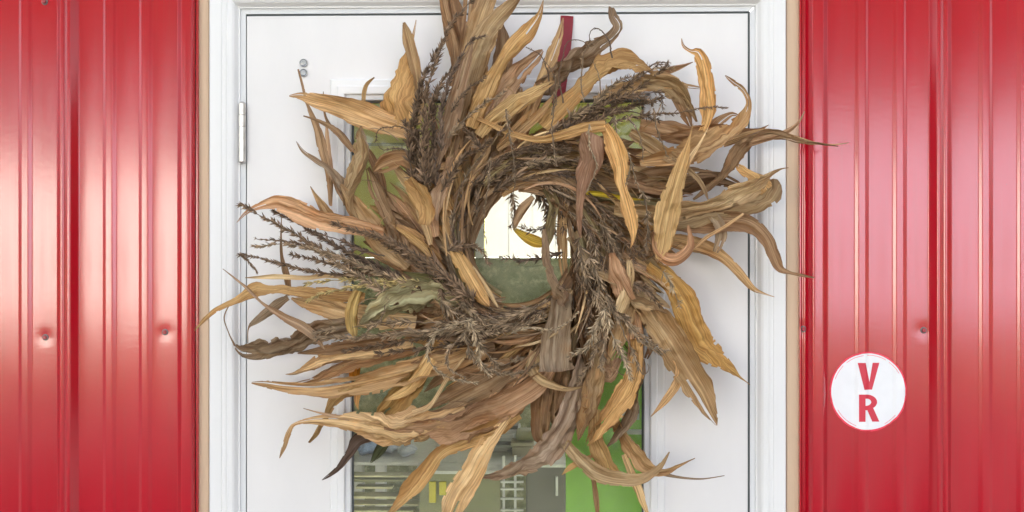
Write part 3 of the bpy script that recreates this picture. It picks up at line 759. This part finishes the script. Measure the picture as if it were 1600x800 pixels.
 ([(463,221,1),(474,237,5),(493,250,8),(514,265,11),(530,290,19),(545,320,14)], .05,.07,'k'),
 ([(567,198,8),(568,225,29),(560,255,29),(551,285,22),(546,315,12),(560,350,10)], .08,.09,'t'),
 ([(532,288,5),(553,322,26),(578,353,30),(603,385,26),(640,415,18)], .08,.10,'t'),
 ([(584,268,3),(603,257,28),(630,250,30),(645,268,18)], .10,.10,(.42,.27,.14)),
 ([(575,262,8),(588,295,19),(603,328,22),(614,358,22),(630,395,16)], .08,.09,'m'),
 ([(665,352,10),(667,328,22),(656,302,27),(640,278,12)], .13,.13,'o'),
 ([(596,290,5),(615,325,22),(635,360,30),(655,395,24),(690,420,16)], .07,.10,'m'),
 ([(570,225,3),(583,250,12),(594,280,14),(600,310,12)], .06,.07,'b'),
 ([(735,412,12),(733,378,18),(738,340,18),(746,300,12)], .05,.06,(.55,.26,.12)),
 ([(765,478,4),(752,462,20),(738,437,24),(724,412,20),(710,388,10)], .14,.13,'o'),
 ([(778,480,2),(762,455,9),(746,432,10),(728,405,4)], .13,.12,'p'),
 ([(803,357,6),(808,342,12),(818,326,14),(834,308,8)], .10,.11,'k'),
 ([(802,357,3),(818,368,13),(836,377,18),(853,380,10)], .11,.11,(.66,.45,.06)),
 ([(852,385,6),(858,350,10),(862,320,10),(850,295,8)], .12,.11,(.36,.28,.13)),
 ([(884,445,3),(881,415,12),(879,370,17),(880,330,18),(884,290,14)], .10,.10,'t'),
 ([(683,345,4),(684,315,18),(694,283,18),(704,245,12)], .12,.12,'r'),
 ([(700,258,10),(690,262,10),(665,266,7),(650,285,5)], .12,.12,'t'),
 ([(590,662,4),(600,640,22),(622,615,26),(646,590,20),(672,565,14)], .09,.10,(.54,.36,.13)),
 ([(602,625,3),(632,612,14),(655,590,20),(675,560,22)], .10,.11,'o'),
 ([(503,750,1),(514,743,5),(530,730,8),(546,709,13),(562,690,19),(590,683,14)], .07,.08,'d'),
 ([(579,723,2),(592,706,14),(608,684,16)], .05,.06,(.10,.13,.07)),
 ([(474,638,1),(500,645,3),(532,652,6),(580,660,6)], .10,.10,'r'),
 ([(1017,651,1),(1040,625,9),(1058,598,15),(1063,570,15),(1045,545,10)], .09,.09,'t'),
 ([(560,662,2),(600,658,8),(640,650,9),(672,635,7),(700,590,6),(725,560,5)], .10,.12,'p'),
 ([(890,470,5),(905,440,8),(900,400,10),(890,340,10)], .12,.11,'k'),
 ([(560,640,1),(557,625,8),(560,605,12)], .08,.08,'o'),
 ([(1010,560,6),(1020,530,12),(1010,500,16),(990,470,14)], .09,.10,'b'),
 ([(945,540,8),(930,500,24),(915,460,30),(900,420,24)], .105,.10,'b'),
 ([(1000,420,6),(1020,400,24),(1015,370,30),(995,345,22)], .08,.10,'m'),
 ([(968,560,10),(950,590,26),(938,560,26),(925,510,20)], .10,.10,'r'),
 ([(655,520,4),(690,512,22),(730,505,26),(790,500,18)], .10,.10,'m'),
 ([(950,570,6),(965,530,24),(975,495,30),(985,460,24)], .115,.11,'t'),
 ([(990,600,10),(992,560,22),(990,520,24),(980,480,20)], .10,.10,'r'),
]
rng = random.Random(11)
for k, (pts, d0, d1, c) in enumerate(LEAVES):
    leaf(pts, d0, d1, c, rng)
# leaves, husks and straw bound round the ring: they run clockwise and turn outwards
def swirl(th, r0, length, phi0, phi1, w, n=7):
    x = CX+r0*math.cos(th)*.90; y = CY+r0*math.sin(th)*1.08; pts = []
    for i in range(n):
        f = i/(n-1); t = math.atan2((y-CY)/1.08, (x-CX)/.90); a = t+phi0+(phi1-phi0)*f
        ww = w*min(1, .5+2*f)*(1-max(0, (f-.55)/.45)**1.5*.95)
        pts.append((x, y, max(1.2, ww)))
        x += math.cos(a)*length/(n-1); y += math.sin(a)*length/(n-1)
    return pts
def inside_hole(pts, rx=66, ry=86):
    return any(((x-CX)/rx)**2+((y-CY)/ry)**2 < 1 for x, y, w in pts)
rng = random.Random(29); cnt = 0
while cnt < 92:                                   # back layer
    th = rng.uniform(0, 6.283)
    p = swirl(th, rng.uniform(90, 165), rng.uniform(90, 170), R(rng.uniform(45, 85)), R(rng.uniform(5, 35)), rng.uniform(18, 40))
    if inside_hole(p): continue
    e = p[-1]; r = math.hypot(e[0]-CX, e[1]-CY)
    if r > 255: continue
    leaf(p[::-1], rng.uniform(.035, .07), rng.uniform(.05, .08), rng.choice('bmmmrttko'), rng); cnt += 1
cnt = 0
while cnt < 95:                                   # thin husks spread between the big leaves
    th = rng.uniform(0, 6.283)
    p = swirl(th, rng.uniform(120, 180), rng.uniform(90, 150), R(rng.uniform(40, 75)), R(rng.uniform(0, 25)), rng.uniform(9, 24))
    if inside_hole(p): continue
    if math.hypot((p[-1][0]-CX)*.92, p[-1][1]-CY) > 285: continue
    leaf(p[::-1], rng.uniform(.05, .11), rng.uniform(.08, .11), rng.choice('trpotmpb'), rng, name='corn_husk'); cnt += 1
cnt = 0
while cnt < 60:                                   # wraps round the ring
    th = rng.uniform(0, 6.283)
    p = swirl(th, rng.uniform(80, 125), rng.uniform(80, 170), R(rng.uniform(78, 100)), R(rng.uniform(70, 88)), rng.uniform(7, 17))
    if inside_hole(p): continue
    leaf(p[::-1], rng.uniform(.09, .12), rng.uniform(.085, .12), rng.choice('bmmrtkkgm'), rng); cnt += 1
cnt = 0
while cnt < 70:                                   # straw
    th = rng.uniform(0, 6.283)
    p = swirl(th, rng.uniform(80, 160), rng.uniform(60, 150), R(rng.uniform(40, 100)), R(rng.uniform(30, 90)), rng.uniform(2, 4.5))
    if inside_hole(p): continue
    leaf(p[::-1], rng.uniform(.10, .145), rng.uniform(.10, .135), rng.choice('tprkmb'), rng, name='straw'); cnt += 1
for j in range(34):                               # loose curling fibres
    th = rng.uniform(0, 6.283); r0 = rng.uniform(170, 275); a = th+R(rng.uniform(0, 90)); x = CX+r0*math.cos(th); y = CY+r0*.95*math.sin(th); p = []; cv = rng.uniform(-.5, .5)
    for i in range(7):
        p.append((x, y, 1.7-.12*i)); x += math.cos(a)*9; y += math.sin(a)*9; a += cv
    leaf(p[::-1], rng.uniform(.07, .13), rng.uniform(.08, .12), rng.choice('tkmb'), rng, name='straw')
# bound ring of vines
for j in range(9):
    ra = rng.uniform(92, 122); ph = rng.uniform(0, 6.28); n = 64; pts = []; rads = []
    for i in range(n+1):
        a = 2*math.pi*i/n; rr = ra+7*math.sin(3*a+ph)+4*math.sin(7*a+ph*2)
        pts.append(W(CX+rr*.90*math.cos(a), CY+rr*1.08*math.sin(a), .07+.015*math.sin(5*a+ph))); rads.append(PX*rng.uniform(2.6, 4.2))
    vs_, fs = tube_verts(pts, rads, 6)
    me = mesh_from('vine', vs_, fs, WO, True); o = link('vine', me, MAT['tassel'], wr_)
    ca = me.color_attributes.new('tone', 'FLOAT_COLOR', 'POINT'); ca.data.foreach_set('color', [1.0]*(4*len(vs_)))
    o.color = (.15, .095, .055, 1)

TASSELS = [  # base -> tip, depths, size, gap, spread, colour
 ([(655,290),(650,220),(652,160),(664,115),(682,80)],.12,.11,15,1.8,.42,'n'),
 ([(672,290),(668,220),(664,160),(676,112),(690,72),(703,42),(722,16),(746,-5)],.14,.10,14,1.7,.40,'n'),
 ([(690,235),(690,170),(702,128),(718,92),(737,64),(757,56)],.15,.13,12,1.7,.35,'d'),
 ([(664,290),(660,230),(672,170),(690,130),(712,102)],.15,.13,14,1.9,.45,'n'),
 ([(645,285),(640,235),(645,190),(655,150)],.13,.12,15,1.9,.5,'n'),
 ([(680,290),(680,240),(676,190),(682,140)],.13,.13,14,1.9,.5,'d'),
 ([(668,310),(656,270),(640,225),(632,190)],.12,.11,14,2.2,.5,'n'),
 ([(672,250),(640,205),(610,198),(590,205),(588,222)],.13,.12,6,2.6,.6,'n'),
 ([(650,240),(620,232),(600,234),(590,225)],.13,.12,6,2.8,.6,'n'),
 ([(700,215),(728,185),(752,165),(788,143)],.15,.15,10,2.2,.45,'l'),
 ([(705,175),(725,145),(757,121)],.15,.14,9,2.4,.45,'n'),
 ([(750,230),(730,205),(718,190)],.14,.14,12,2.0,.5,'n'),
 ([(690,300),(720,250),(760,225),(790,200)],.13,.13,12,2.0,.5,'n'),
 ([(860,150),(856,115),(846,88),(822,73)],.12,.11,7,5,.5,'n'),
 ([(862,180),(868,130),(854,98)],.12,.12,8,5,.6,'l'),
 ([(880,160),(874,120),(885,70),(893,63),(910,65),(920,75)],.13,.12,5,5,.5,'n'),
 ([(958,90),(950,62),(941,48),(930,44),(923,50),(920,68)],.13,.12,6,5,.6,'d'),
 ([(912,160),(908,120),(914,80),(934,62)],.13,.13,7,5,.6,'l'),
 ([(940,160),(936,120),(925,95)],.13,.13,7,5,.6,'l'),
 ([(870,260),(862,200),(868,160),(872,130)],.15,.15,7,5,.6,'l'),
 ([(845,225),(900,195),(960,165),(1010,130),(1042,102)],.12,.09,13,2.0,.45,'n'),
 ([(850,215),(900,180),(950,155),(1000,120),(1030,100)],.12,.10,12,2.2,.5,'n'),
 ([(870,215),(930,185),(990,165),(1045,150)],.13,.11,13,2.0,.5,'n'),
 ([(880,205),(930,170),(980,152),(1030,145),(1035,172)],.13,.11,11,2.6,.6,'d'),
 ([(900,220),(960,190),(1010,180),(1060,176),(1100,168),(1134,168)],.13,.11,9,2.4,.35,'n'),
 ([(890,185),(930,160),(960,130),(985,120)],.14,.12,12,2.4,.6,'l'),
 ([(920,200),(960,175),(1000,178),(1030,190)],.13,.12,12,2.2,.6,'n'),
 ([(895,200),(950,160),(990,150),(1020,160)],.13,.12,13,2.2,.6,'n'),
 ([(985,128),(1010,110),(1052,108)],.08,.07,12,2.6,.5,'p'),
 ([(1010,112),(1020,100),(1045,97)],.07,.06,7,3,.3,'d'),
 ([(760,290),(810,255),(870,238),(940,235)],.12,.13,12,1.9,.45,'n'),
 ([(770,300),(830,265),(890,250),(960,255)],.13,.13,12,2.0,.45,'n'),
 ([(820,255),(870,250),(920,255),(970,275)],.14,.13,11,2.2,.45,'l'),
 ([(740,290),(790,245),(840,230),(900,235)],.13,.13,12,2.0,.5,'n'),
 ([(790,170),(797,215),(803,250),(804,290),(800,330),(804,358)],.15,.12,9,3,.5,'l'),
 ([(766,245),(764,285),(758,320),(756,350),(760,380)],.15,.12,6,3,.5,'l'),
 ([(920,195),(922,230),(932,260),(916,300)],.16,.16,7,5,.4,'p'),
 ([(980,180),(1000,215),(1004,250)],.15,.15,8,4,.5,'l'),
 ([(1020,170),(1030,210),(1042,245)],.15,.15,8,4,.5,'l'),
 ([(985,250),(992,280),(1005,305)],.15,.15,9,4,.5,'l'),
 ([(960,180),(966,220),(985,250),(978,290)],.15,.15,8,4,.5,'p'),
 ([(1005,300),(1012,340),(1010,390)],.14,.14,12,2.6,.6,'l'),
 ([(960,370),(985,385),(1005,400)],.13,.13,13,2.4,.7,'n'),
 ([(1000,350),(985,385),(990,410)],.13,.13,13,2.6,.7,'n'),
 # left spray
 ([(660,455),(600,430),(540,408),(470,372),(420,344),(378,320)],.13,.10,14,1.7,.36,'n'),
 ([(640,440),(580,412),(520,382),(470,352),(428,331)],.11,.09,13,1.9,.38,'d'),
 ([(650,450),(590,425),(520,398),(450,382),(400,386)],.14,.11,13,1.8,.36,'l'),
 ([(480,385),(440,376),(400,374)],.11,.10,9,2.4,.3,'n'),
 ([(560,430),(510,428),(460,418),(420,407),(376,397)],.11,.10,11,1.9,.36,'n'),
 ([(374,396),(388,408),(403,426)],.10,.10,9,2.0,.3,'n'),
 ([(640,445),(560,424),(500,408),(456,398)],.12,.10,12,2.1,.45,'n'),
 ([(660,440),(600,440),(540,437),(480,443)],.14,.12,12,2.1,.36,'y'),
 ([(640,448),(580,446),(520,455),(480,470)],.14,.12,11,2.4,.4,'y'),
 ([(740,470),(700,435),(650,400),(600,372),(560,362),(520,350)],.15,.12,15,1.6,.40,'n'),
 ([(740,480),(690,445),(640,405),(600,380)],.14,.12,14,2.0,.45,'n'),
 ([(600,400),(560,388),(520,372),(480,360)],.12,.10,12,2.0,.4,'d'),
 ([(600,455),(540,420),(490,388)],.14,.12,13,2.2,.5,'l'),
 ([(600,440),(602,470),(595,500),(560,530)],.14,.14,8,3,.5,'l'),
 # lower left spray
 ([(840,480),(780,500),(700,505),(620,503),(560,510),(488,520)],.14,.12,14,1.7,.38,'l'),
 ([(800,505),(720,515),(640,520),(570,527),(492,528)],.14,.12,14,1.8,.38,'l'),
 ([(790,510),(700,522),(620,535),(540,548)],.13,.11,13,1.9,.42,'n'),
 ([(770,520),(700,540),(640,548),(590,552)],.13,.11,13,2.0,.45,'n'),
 ([(740,500),(690,515),(668,545),(676,572),(702,590),(744,598)],.15,.14,10,2.0,.38,'p'),
 ([(730,520),(702,545),(700,572),(725,590)],.15,.14,9,2.4,.4,'l'),
 ([(725,515),(735,550),(760,575),(800,585),(840,570)],.15,.13,11,2.2,.5,'l'),
 ([(740,510),(755,545),(780,570),(815,560)],.15,.13,12,2.2,.6,'l'),
 ([(730,500),(745,530),(750,565),(765,585)],.15,.14,12,2.2,.6,'p'),
 ([(700,480),(740,500),(790,500),(840,482),(880,450)],.13,.12,13,1.8,.5,'n'),
 ([(720,470),(760,505),(810,510),(850,495)],.14,.13,13,2.0,.55,'l'),
 ([(800,520),(830,512),(860,516),(885,505),(902,488)],.15,.15,8,2.4,.4,'p'),
 ([(690,470),(720,500),(760,520),(800,515)],.14,.14,13,2.0,.6,'l'),
 ([(700,430),(690,460),(700,500)],.13,.13,12,2.2,.6,'n'),
 # right lower spray
 ([(905,380),(915,430),(935,475),(945,520),(940,575)],.14,.14,14,1.9,.42,'l'),
 ([(920,400),(945,455),(975,500),(1005,535),(1030,552)],.14,.12,13,2.0,.42,'l'),
 ([(950,470),(970,510),(990,555),(1004,585),(1014,578),(1012,568)],.15,.14,12,2.2,.4,'l'),
 ([(950,480),(930,515),(915,545),(893,555)],.15,.14,14,2.2,.5,'p'),
 ([(945,480),(955,520),(975,560),(985,590)],.15,.14,14,2.1,.5,'p'),
 ([(935,450),(940,500),(925,560),(905,595)],.14,.13,13,2.2,.45,'l'),
 ([(960,480),(1000,520),(1030,545),(1050,548)],.13,.12,11,2.4,.4,'l'),
 ([(985,440),(1010,455),(1030,475)],.14,.13,14,2.2,.6,'n'),
 ([(1036,425),(1050,448),(1062,478)],.15,.14,12,3,.7,'p'),
 ([(905,370),(900,420),(915,460),(925,490)],.13,.14,12,2.2,.45,'n'),
 # inside the hole
 ([(830,285),(850,315),(862,350),(872,385)],.10,.11,17,2.4,.75,'n'),
 ([(850,290),(875,320),(880,360)],.10,.10,16,2.6,.8,'d'),
 ([(880,395),(850,402),(815,406),(784,402)],.11,.10,13,2.6,.55,'d'),
 ([(868,330),(850,355),(830,360),(815,355)],.11,.11,14,3,.7,'d'),
 ([(700,392),(725,384),(748,388),(765,412)],.14,.13,12,2.2,.5,'n'),
 ([(800,300),(805,330),(798,355)],.11,.11,12,2.6,.7,'n'),
 ([(840,280),(870,295),(892,320)],.12,.12,14,2.2,.6,'n'),
]
rng = random.Random(5)
for t in TASSELS: tassel(*t, rng)
cnt = 0
while cnt < 34:
    th = rng.uniform(0, 6.283)
    p = swirl(th, rng.uniform(88, 140), rng.uniform(70, 130), R(rng.uniform(60, 95)), R(rng.uniform(40, 80)), 5)
    if inside_hole(p, 74, 94): continue
    tassel([(x, y) for x, y, w in p], .125, .12, rng.uniform(9, 13), 2.6, .5, rng.choice('nnld'), rng); cnt += 1

# ------------------------------------------------------------------ inside, behind the glass
MAT['lime'] = simple('lime_green_board', (.36, .72, .08), .45, .08, 4)
MAT['yellow'] = simple('yellow_plastic', (.60, .52, .05), .5)
MAT['paper'] = simple('white_paper', (.75, .74, .72), .6)
def WI(px, py, d): return W(px, py, -d)
lb0 = WI(884, 560, .07); lb1 = WI(1030, 830, .07)
lime = thing('lime_board', 'lime green board with a white note, standing inside behind the glass', 'board', ((lb0.x+lb1.x)/2, .07, .2))
box('board_face', (lb0.x, .07, .2), (WI(1030, 0, .07).x, .082, WI(0, 505, .07).z), MAT['lime'], lime, .002)
q0 = WI(971, 633, .066); q1 = WI(999, 656, .066)
box('paper_note', (q0.x, .066, q1.z), (q1.x, .0685, q0.z), MAT['paper'], lime)
q0 = WI(962, 671, .066); q1 = WI(1006, 679, .066)
box('shelf_strip', (q0.x, .066, q1.z), (q1.x, .0685, q0.z), MAT['paper'], lime)
q0 = WI(998, 500, .064); q1 = WI(1008, 571, .064)
tag(box('yellow_strip', (q0.x, .060, q1.z), (q1.x, .065, q0.z), MAT['yellow'], None, .001), 'narrow yellow strip at the right edge of the glass', 'strip')
MAT['olivecloth'] = simple('yellow_olive_banner', (.60, .56, .16), .7, .25, 9)
q0 = WI(540, 178, .5); q1 = WI(646, 372, .5)
ban = thing('banner', 'yellow green banner hanging inside behind the upper left of the glass', 'banner', (q0.x, .5, q1.z))
box('cloth', (q0.x, .5, q1.z), (q1.x, .504, q0.z), MAT['olivecloth'], ban)
q2 = WI(540, 224, .5); q3 = WI(646, 228, .5); box('batten', (q2.x, .490, q3.z), (q3.x, .498, q2.z), MAT['darkwall'], ban, .001)
MAT['steelw'] = simple('pale_metal', (.6, .6, .58), .35, .1, 40)
MAT['slat'] = simple('cream_slat', (.62, .58, .36), .5, .15, 30)
MAT['cab'] = simple('grey_brown_cabinet', (.13, .12, .10), .5, .15, 8)
MAT['olive'] = simple('olive_cabinet', (.26, .26, .14), .5, .2, 8)
MAT['blue'] = simple('blue_cloth_bag', (.22, .30, .48), .8, .2, 30)
MAT['paleblue'] = simple('pale_blue_bag', (.5, .55, .66), .5, .2, 30)
MAT['box'] = simple('beige_card', (.52, .48, .38), .7, .1, 20)
TD = 1.3
def quad(px0, py0, px1, py1, d):      # corner points of an item seen at these pixels
    a = WI(px0, py0, d); b = WI(px1, py1, d); return a.x, b.x, b.z, a.z
x0, x1, z0, z1 = quad(530, 722, 884, 729, TD)
tb = thing('work_table', 'long pale work table inside, behind the lower glass', 'table', ((x0+x1)/2, TD, .05))
box('table_top', (x0, TD, z0), (x1, TD+.6, z1), MAT['steelw'], tb, .003)
for xq in (x0+.03, x1-.06):
    for yq in (TD+.03, TD+.53): box('leg', (xq, yq, .05), (xq+.035, yq+.035, z0-.001), MAT['steelw'], tb, .003)
rr = random.Random(8); py = 741
while py < 815:
    th_ = rr.uniform(2.5, 5); xe = rr.uniform(600, 668)
    a, b, c, d_ = quad(rr.uniform(535, 560), py, xe, py+th_, TD-.05)
    box('slat', (a, TD-.05-rr.uniform(0, .03), c), (b, TD-.01, d_), rr.choice([MAT['slat'], MAT['slat'], MAT['steelw'], MAT['olive']]), tb, .001)
    py += th_+rr.uniform(4, 10)
for q in range(9):
    px = rr.uniform(640, 770); a = quad(px, rr.uniform(692, 712), px+rr.uniform(6, 14), 722, TD+.3)
    ob = box('jar', (a[0], TD+.26+q*.012, z1+.001), (a[1], TD+.30+q*.012, a[3]), rr.choice([MAT['steelw'], MAT['box'], MAT['olive'], MAT['paper']]), None, .006)
    tag(ob, 'small jar in the clutter at the back of the table inside', 'jar', 'jars on the table inside')
def blob_bag(name, label, cat, x0, x1, z0, z1, y, mat, seed):
    cx, cz = (x0+x1)/2, (z0+z1)/2; bm = bmesh.new(); bmesh.ops.create_icosphere(bm, subdivisions=4, radius=1)
    for v in bm.verts:
        n_ = 1+.22*noise.noise(v.co*2+Vector((seed, 0, 0)))+.08*noise.noise(v.co*6+Vector((seed, 0, 0)))
        v.co = Vector((v.co.x*(x1-x0)/2*n_, v.co.y*.09*n_, max(v.co.z, -.8)*(z1-z0)/1.8*n_))
    me = bpy.data.meshes.new(name); bm.to_mesh(me); bm.free(); me.polygons.foreach_set('use_smooth', [True]*len(me.polygons))
    t = thing(name, label, cat, (cx, y, cz)); link('sack', me, mat, t)
    box('tie', (cx-.006, y-.01, z1-.004), (cx+.006, y+.01, z1+.018), mat, t, .003)
zt_ = z1
a = quad(560, 684, 588, 722, TD+.15); blob_bag('cloth_bag', 'blue bag on the table inside, at the left edge of the glass', 'bag', a[0], a[1], zt_+.002, a[3], TD+.15, MAT['blue'], 1)
a = quad(596, 690, 622, 722, TD+.2); blob_bag('cloth_bag', 'pale bag on the table inside, right of the blue bag', 'bag', a[0], a[1], zt_+.002, a[3], TD+.2, MAT['paleblue'], 2)
a = quad(622, 698, 650, 722, TD+.15); blob_bag('cloth_bag', 'low pale bag on the table inside, farthest from the blue bag', 'bag', a[0], a[1], zt_+.002, a[3], TD+.15, MAT['paleblue'], 3)
def carton(px0, py0, px1, label, cat, mat, d, name):
    a = quad(px0, py0, px1, 722, d); t = thing(name, label, cat, ((a[0]+a[1])/2, d, zt_+.001))
    box('box_body', (a[0], d, zt_+.001), (a[1], d+.14, a[3]), mat, t, .004)
    box('lid', (a[0]-.004, d-.004, a[3]+.001), (a[1]+.004, d+.144, a[3]+.012), mat, t, .002)
    return a
a = carton(800, 698, 832, 'beige box on the table inside, seen below the ring of the wreath', 'box', MAT['box'], TD+.1, 'cardboard_box')
tag(box('folded_cloth', (a[0]+.01, TD+.11, a[3]+.0135), (a[1]+.02, TD+.2, a[3]+.045), MAT['olive'], None, .012), 'folded olive cloth on top of the beige box', 'cloth')
a = quad(768, 664, 800, 722, TD+.2)
t = thing('paper_stack', 'untidy stack of white papers on the table inside', 'papers', ((a[0]+a[1])/2, TD+.2, zt_))
rr = random.Random(4); zz = zt_+.001
while zz < a[3]:
    h = rr.uniform(.003, .012); dx = rr.uniform(-.012, .012)
    box('sheet_bundle', (a[0]+dx, TD+.2+rr.uniform(-.02, .02), zz), (a[1]+dx+rr.uniform(-.01, .02), TD+.36, zz+h), rr.choice([MAT['paper'], MAT['steelw'], MAT['cab']]), t, .0008); zz += h+.0005
a = quad(655, 738, 782, 900, TD-.1)
t = thing('olive_cabinet', 'low olive cabinet with two yellow handles inside, in front of the table', 'cabinet', ((a[0]+a[1])/2, TD-.1, .05))
box('cabinet_body', (a[0], TD-.1, .05), (a[1], TD-.006, a[3]), MAT['olive'], t, .004)
for px in (670, 686):
    b = quad(px, 753, px+11, 786 if px < 680 else 774, TD-.112); box('handle', (b[0], TD-.112, b[2]), (b[1], TD-.1005, b[3]), MAT['yellow'], t, .002)
b = quad(690, 741, 760, 744, TD-.13); box('top_edge', (a[0]-.01, TD-.13, a[3]+.001), (a[1]+.02, TD-.006, a[3]+.010), MAT['steelw'], t, .001)
a = quad(783, 728, 812, 900, TD-.16)
t = thing('metal_rack', 'pale metal rack with two uprights inside, left of the dark cabinet', 'rack', ((a[0]+a[1])/2, TD-.16, .05))
for px in (785, 803):
    b = quad(px, 712, px+4, 900, TD-.16); box('upright', (b[0], TD-.16, .05), (b[1], TD-.15, b[3]), MAT['steelw'], t, .001)
for py in (741, 752, 763, 778, 796):
    b = quad(782, py, 818, py+3, TD-.17); box('rung', (b[0], TD-.172, b[2]), (b[1], TD-.161, b[3]), MAT['steelw'], t, .0008)
a = quad(822, 728, 884, 900, TD-.1)
t = thing('dark_cabinet', 'dark grey cabinet inside, left of the lime green board', 'cabinet', ((a[0]+a[1])/2, TD-.1, .05))
box('cabinet_body', (a[0], TD-.1, .05), (a[1], TD-.006, a[3]), MAT['cab'], t, .004)
b = quad(822, 724, 886, 727, TD-.13); box('top_edge', (a[0]-.01, TD-.13, a[3]+.001), (a[1]+.01, TD-.006, a[3]+.010), MAT['steelw'], t, .001)
b = quad(868, 745, 872, 775, TD-.112); box('handle', (b[0], TD-.112, b[2]), (b[1], TD-.1005, b[3]), MAT['steelw'], t, .001)

# ------------------------------------------------------------------ outside, behind the camera: what the metal and the glass reflect
MAT['gravel'] = simple('asphalt_lot', (.035, .034, .033), .9, .3, 2, bump=.6, bscale=60)
MAT['grass'] = simple('lawn', (.10, .105, .045), .9, .4, 1.5, bump=.6, bscale=80)
def sheet(name, x0, y0, x1, y1, z, mat):
    return struct(link(name, mesh_from(name, [(x0, y0, z), (x1, y0, z), (x1, y1, z), (x0, y1, z)], [(0, 1, 2, 3)]), mat))
sheet('ground', -1500, -1500, 1500, 1500, -.02, MAT['grass'])
sheet('asphalt_lot', -40, -12, 40, -.02, -.012, MAT['gravel'])
MAT['cream'] = simple('cream_wall', (.78, .755, .70), .7, .05, 2)
MAT['lav'] = simple('pale_grey_wall', (.33, .315, .39), .7, .05, 2)
def far_building(name, label, x0, x1, y, h, mat):
    t = thing(name, label, 'building', ((x0+x1)/2, y, 0))
    box('wall', (x0, y-6, -.02), (x1, y, h), mat, t)
    box('roof', (x0-.3, y-6.3, h+.002), (x1+.3, y+.3, h+.18), MAT['roofm'], t, .02)
    n = int((x1-x0)/3)
    for i in range(n):
        xq = x0+1.2+i*3
        w = box('window', (xq, y+.01, 1.0), (xq+1.0, y+.05, 2.0), MAT['cab'], t)
    return t
far_building('workshop', 'long cream building across the asphalt lot', -26, -8.0, -26, 3.8, MAT['cream'])
far_building('added_shed', 'pale grey building added across the asphalt lot for its reflection, right of the cream one', 3.5, 21, -28, 4.9, MAT['lav'])  # unseen building added to give the right siding its pale reflection
MAT['bark'] = simple('bark', (.10, .075, .055), .9, .3, 20)
def foliage_mat():
    m = M('tree_foliage'); oi = m.n('ShaderNodeObjectInfo'); v = m.coord()
    m.l(m.ramp(m.noise(v, 1.3, 3), [(.35, (.04, .045, .014)), (.65, (.055, .06, .02))]), m.b.inputs['Base Color'])
    m.b.inputs['Roughness'].default_value = .8; return m.m
MAT['fol'] = foliage_mat()
def tree_proto(x, y, h, seed):
    rr = random.Random(seed)
    t = thing('tree', 'leafy tree in the ring round the asphalt lot, partly added to darken reflections', 'tree', (x, y, 0), 'trees beyond the lot')
    vs_, fs = [], []
    def limb(p, q, r0, r1):
        a, b = tube_verts([Vector(p), (Vector(p)+Vector(q))/2+Vector((rr.uniform(-.1, .1), 0, 0)), Vector(q)], [r0, (r0+r1)/2, r1], 7)
        o = len(vs_); vs_.extend(a); fs.extend([tuple(i+o for i in f) for f in b])
    limb((0, 0, 0), (0, 0, h*.75), .28, .1)
    cl = []
    for i in range(11):
        a = rr.uniform(0, 6.28); z = rr.uniform(.3, .7)*h; L = rr.uniform(.18, .34)*h; q = (math.cos(a)*L, math.sin(a)*L, z+L*.6)
        limb((0, 0, z), q, .09, .03); cl.append((q, rr.uniform(.10, .17)*h))
    cl.append(((0, 0, h*.85), h*.17))
    link('trunk', mesh_from('trunk', vs_, fs, (0, 0, 0), True), MAT['bark'], t)
    vs_, fs = [], []
    for (c, r) in cl:
        for i in range(330):
            d = Vector((rr.gauss(0, 1), rr.gauss(0, 1), rr.gauss(0, 1))).normalized()*r*rr.uniform(.35, 1.15)
            p = Vector(c)+d; u = Vector((rr.gauss(0, 1), rr.gauss(0, 1), rr.gauss(0, 1))).normalized(); w = u.orthogonal().normalized(); s = rr.uniform(.12, .26)
            o = len(vs_); vs_ += [p-u*s, p+w*s*.6, p+u*s, p-w*s*.6]; fs.append((o, o+1, o+2, o+3))
    link('crown', mesh_from('crown', vs_, fs), MAT['fol'], t)
    return t
protos = [tree_proto(-30, -38, 17, 1), tree_proto(-20, -36, 16, 2)]
rr = random.Random(9)
SIDE = [(sx*rr.uniform(24, 30), -y, 0) for sx in (-1, 1) for y in (2, 8, 14, 20, 26)]  # unseen side trees added to darken the grazing reflections in the ribs
for i, x in enumerate((-26, -23, -17, -14, -11, -8, -5, -2, 1, 4, 7, 10, 13, 16, 19, 22, 25, 31, -36, *SIDE)):  # row packed close to dim the siding's upper reflection
    src = protos[i % 2]; c = src.copy(); COL.objects.link(c); c.location = x if isinstance(x, tuple) else (x, -37+rr.uniform(-2, 2), 0); c.rotation_euler.z = rr.uniform(0, 6)
    for ch in list(src.children):
        k = ch.copy(); COL.objects.link(k); k.parent = c
print('leaves', sum(1 for o in bpy.data.objects if o.name.startswith('corn_leaf')), 'tassels', sum(1 for o in bpy.data.objects if o.name.startswith('corn_tassel')))
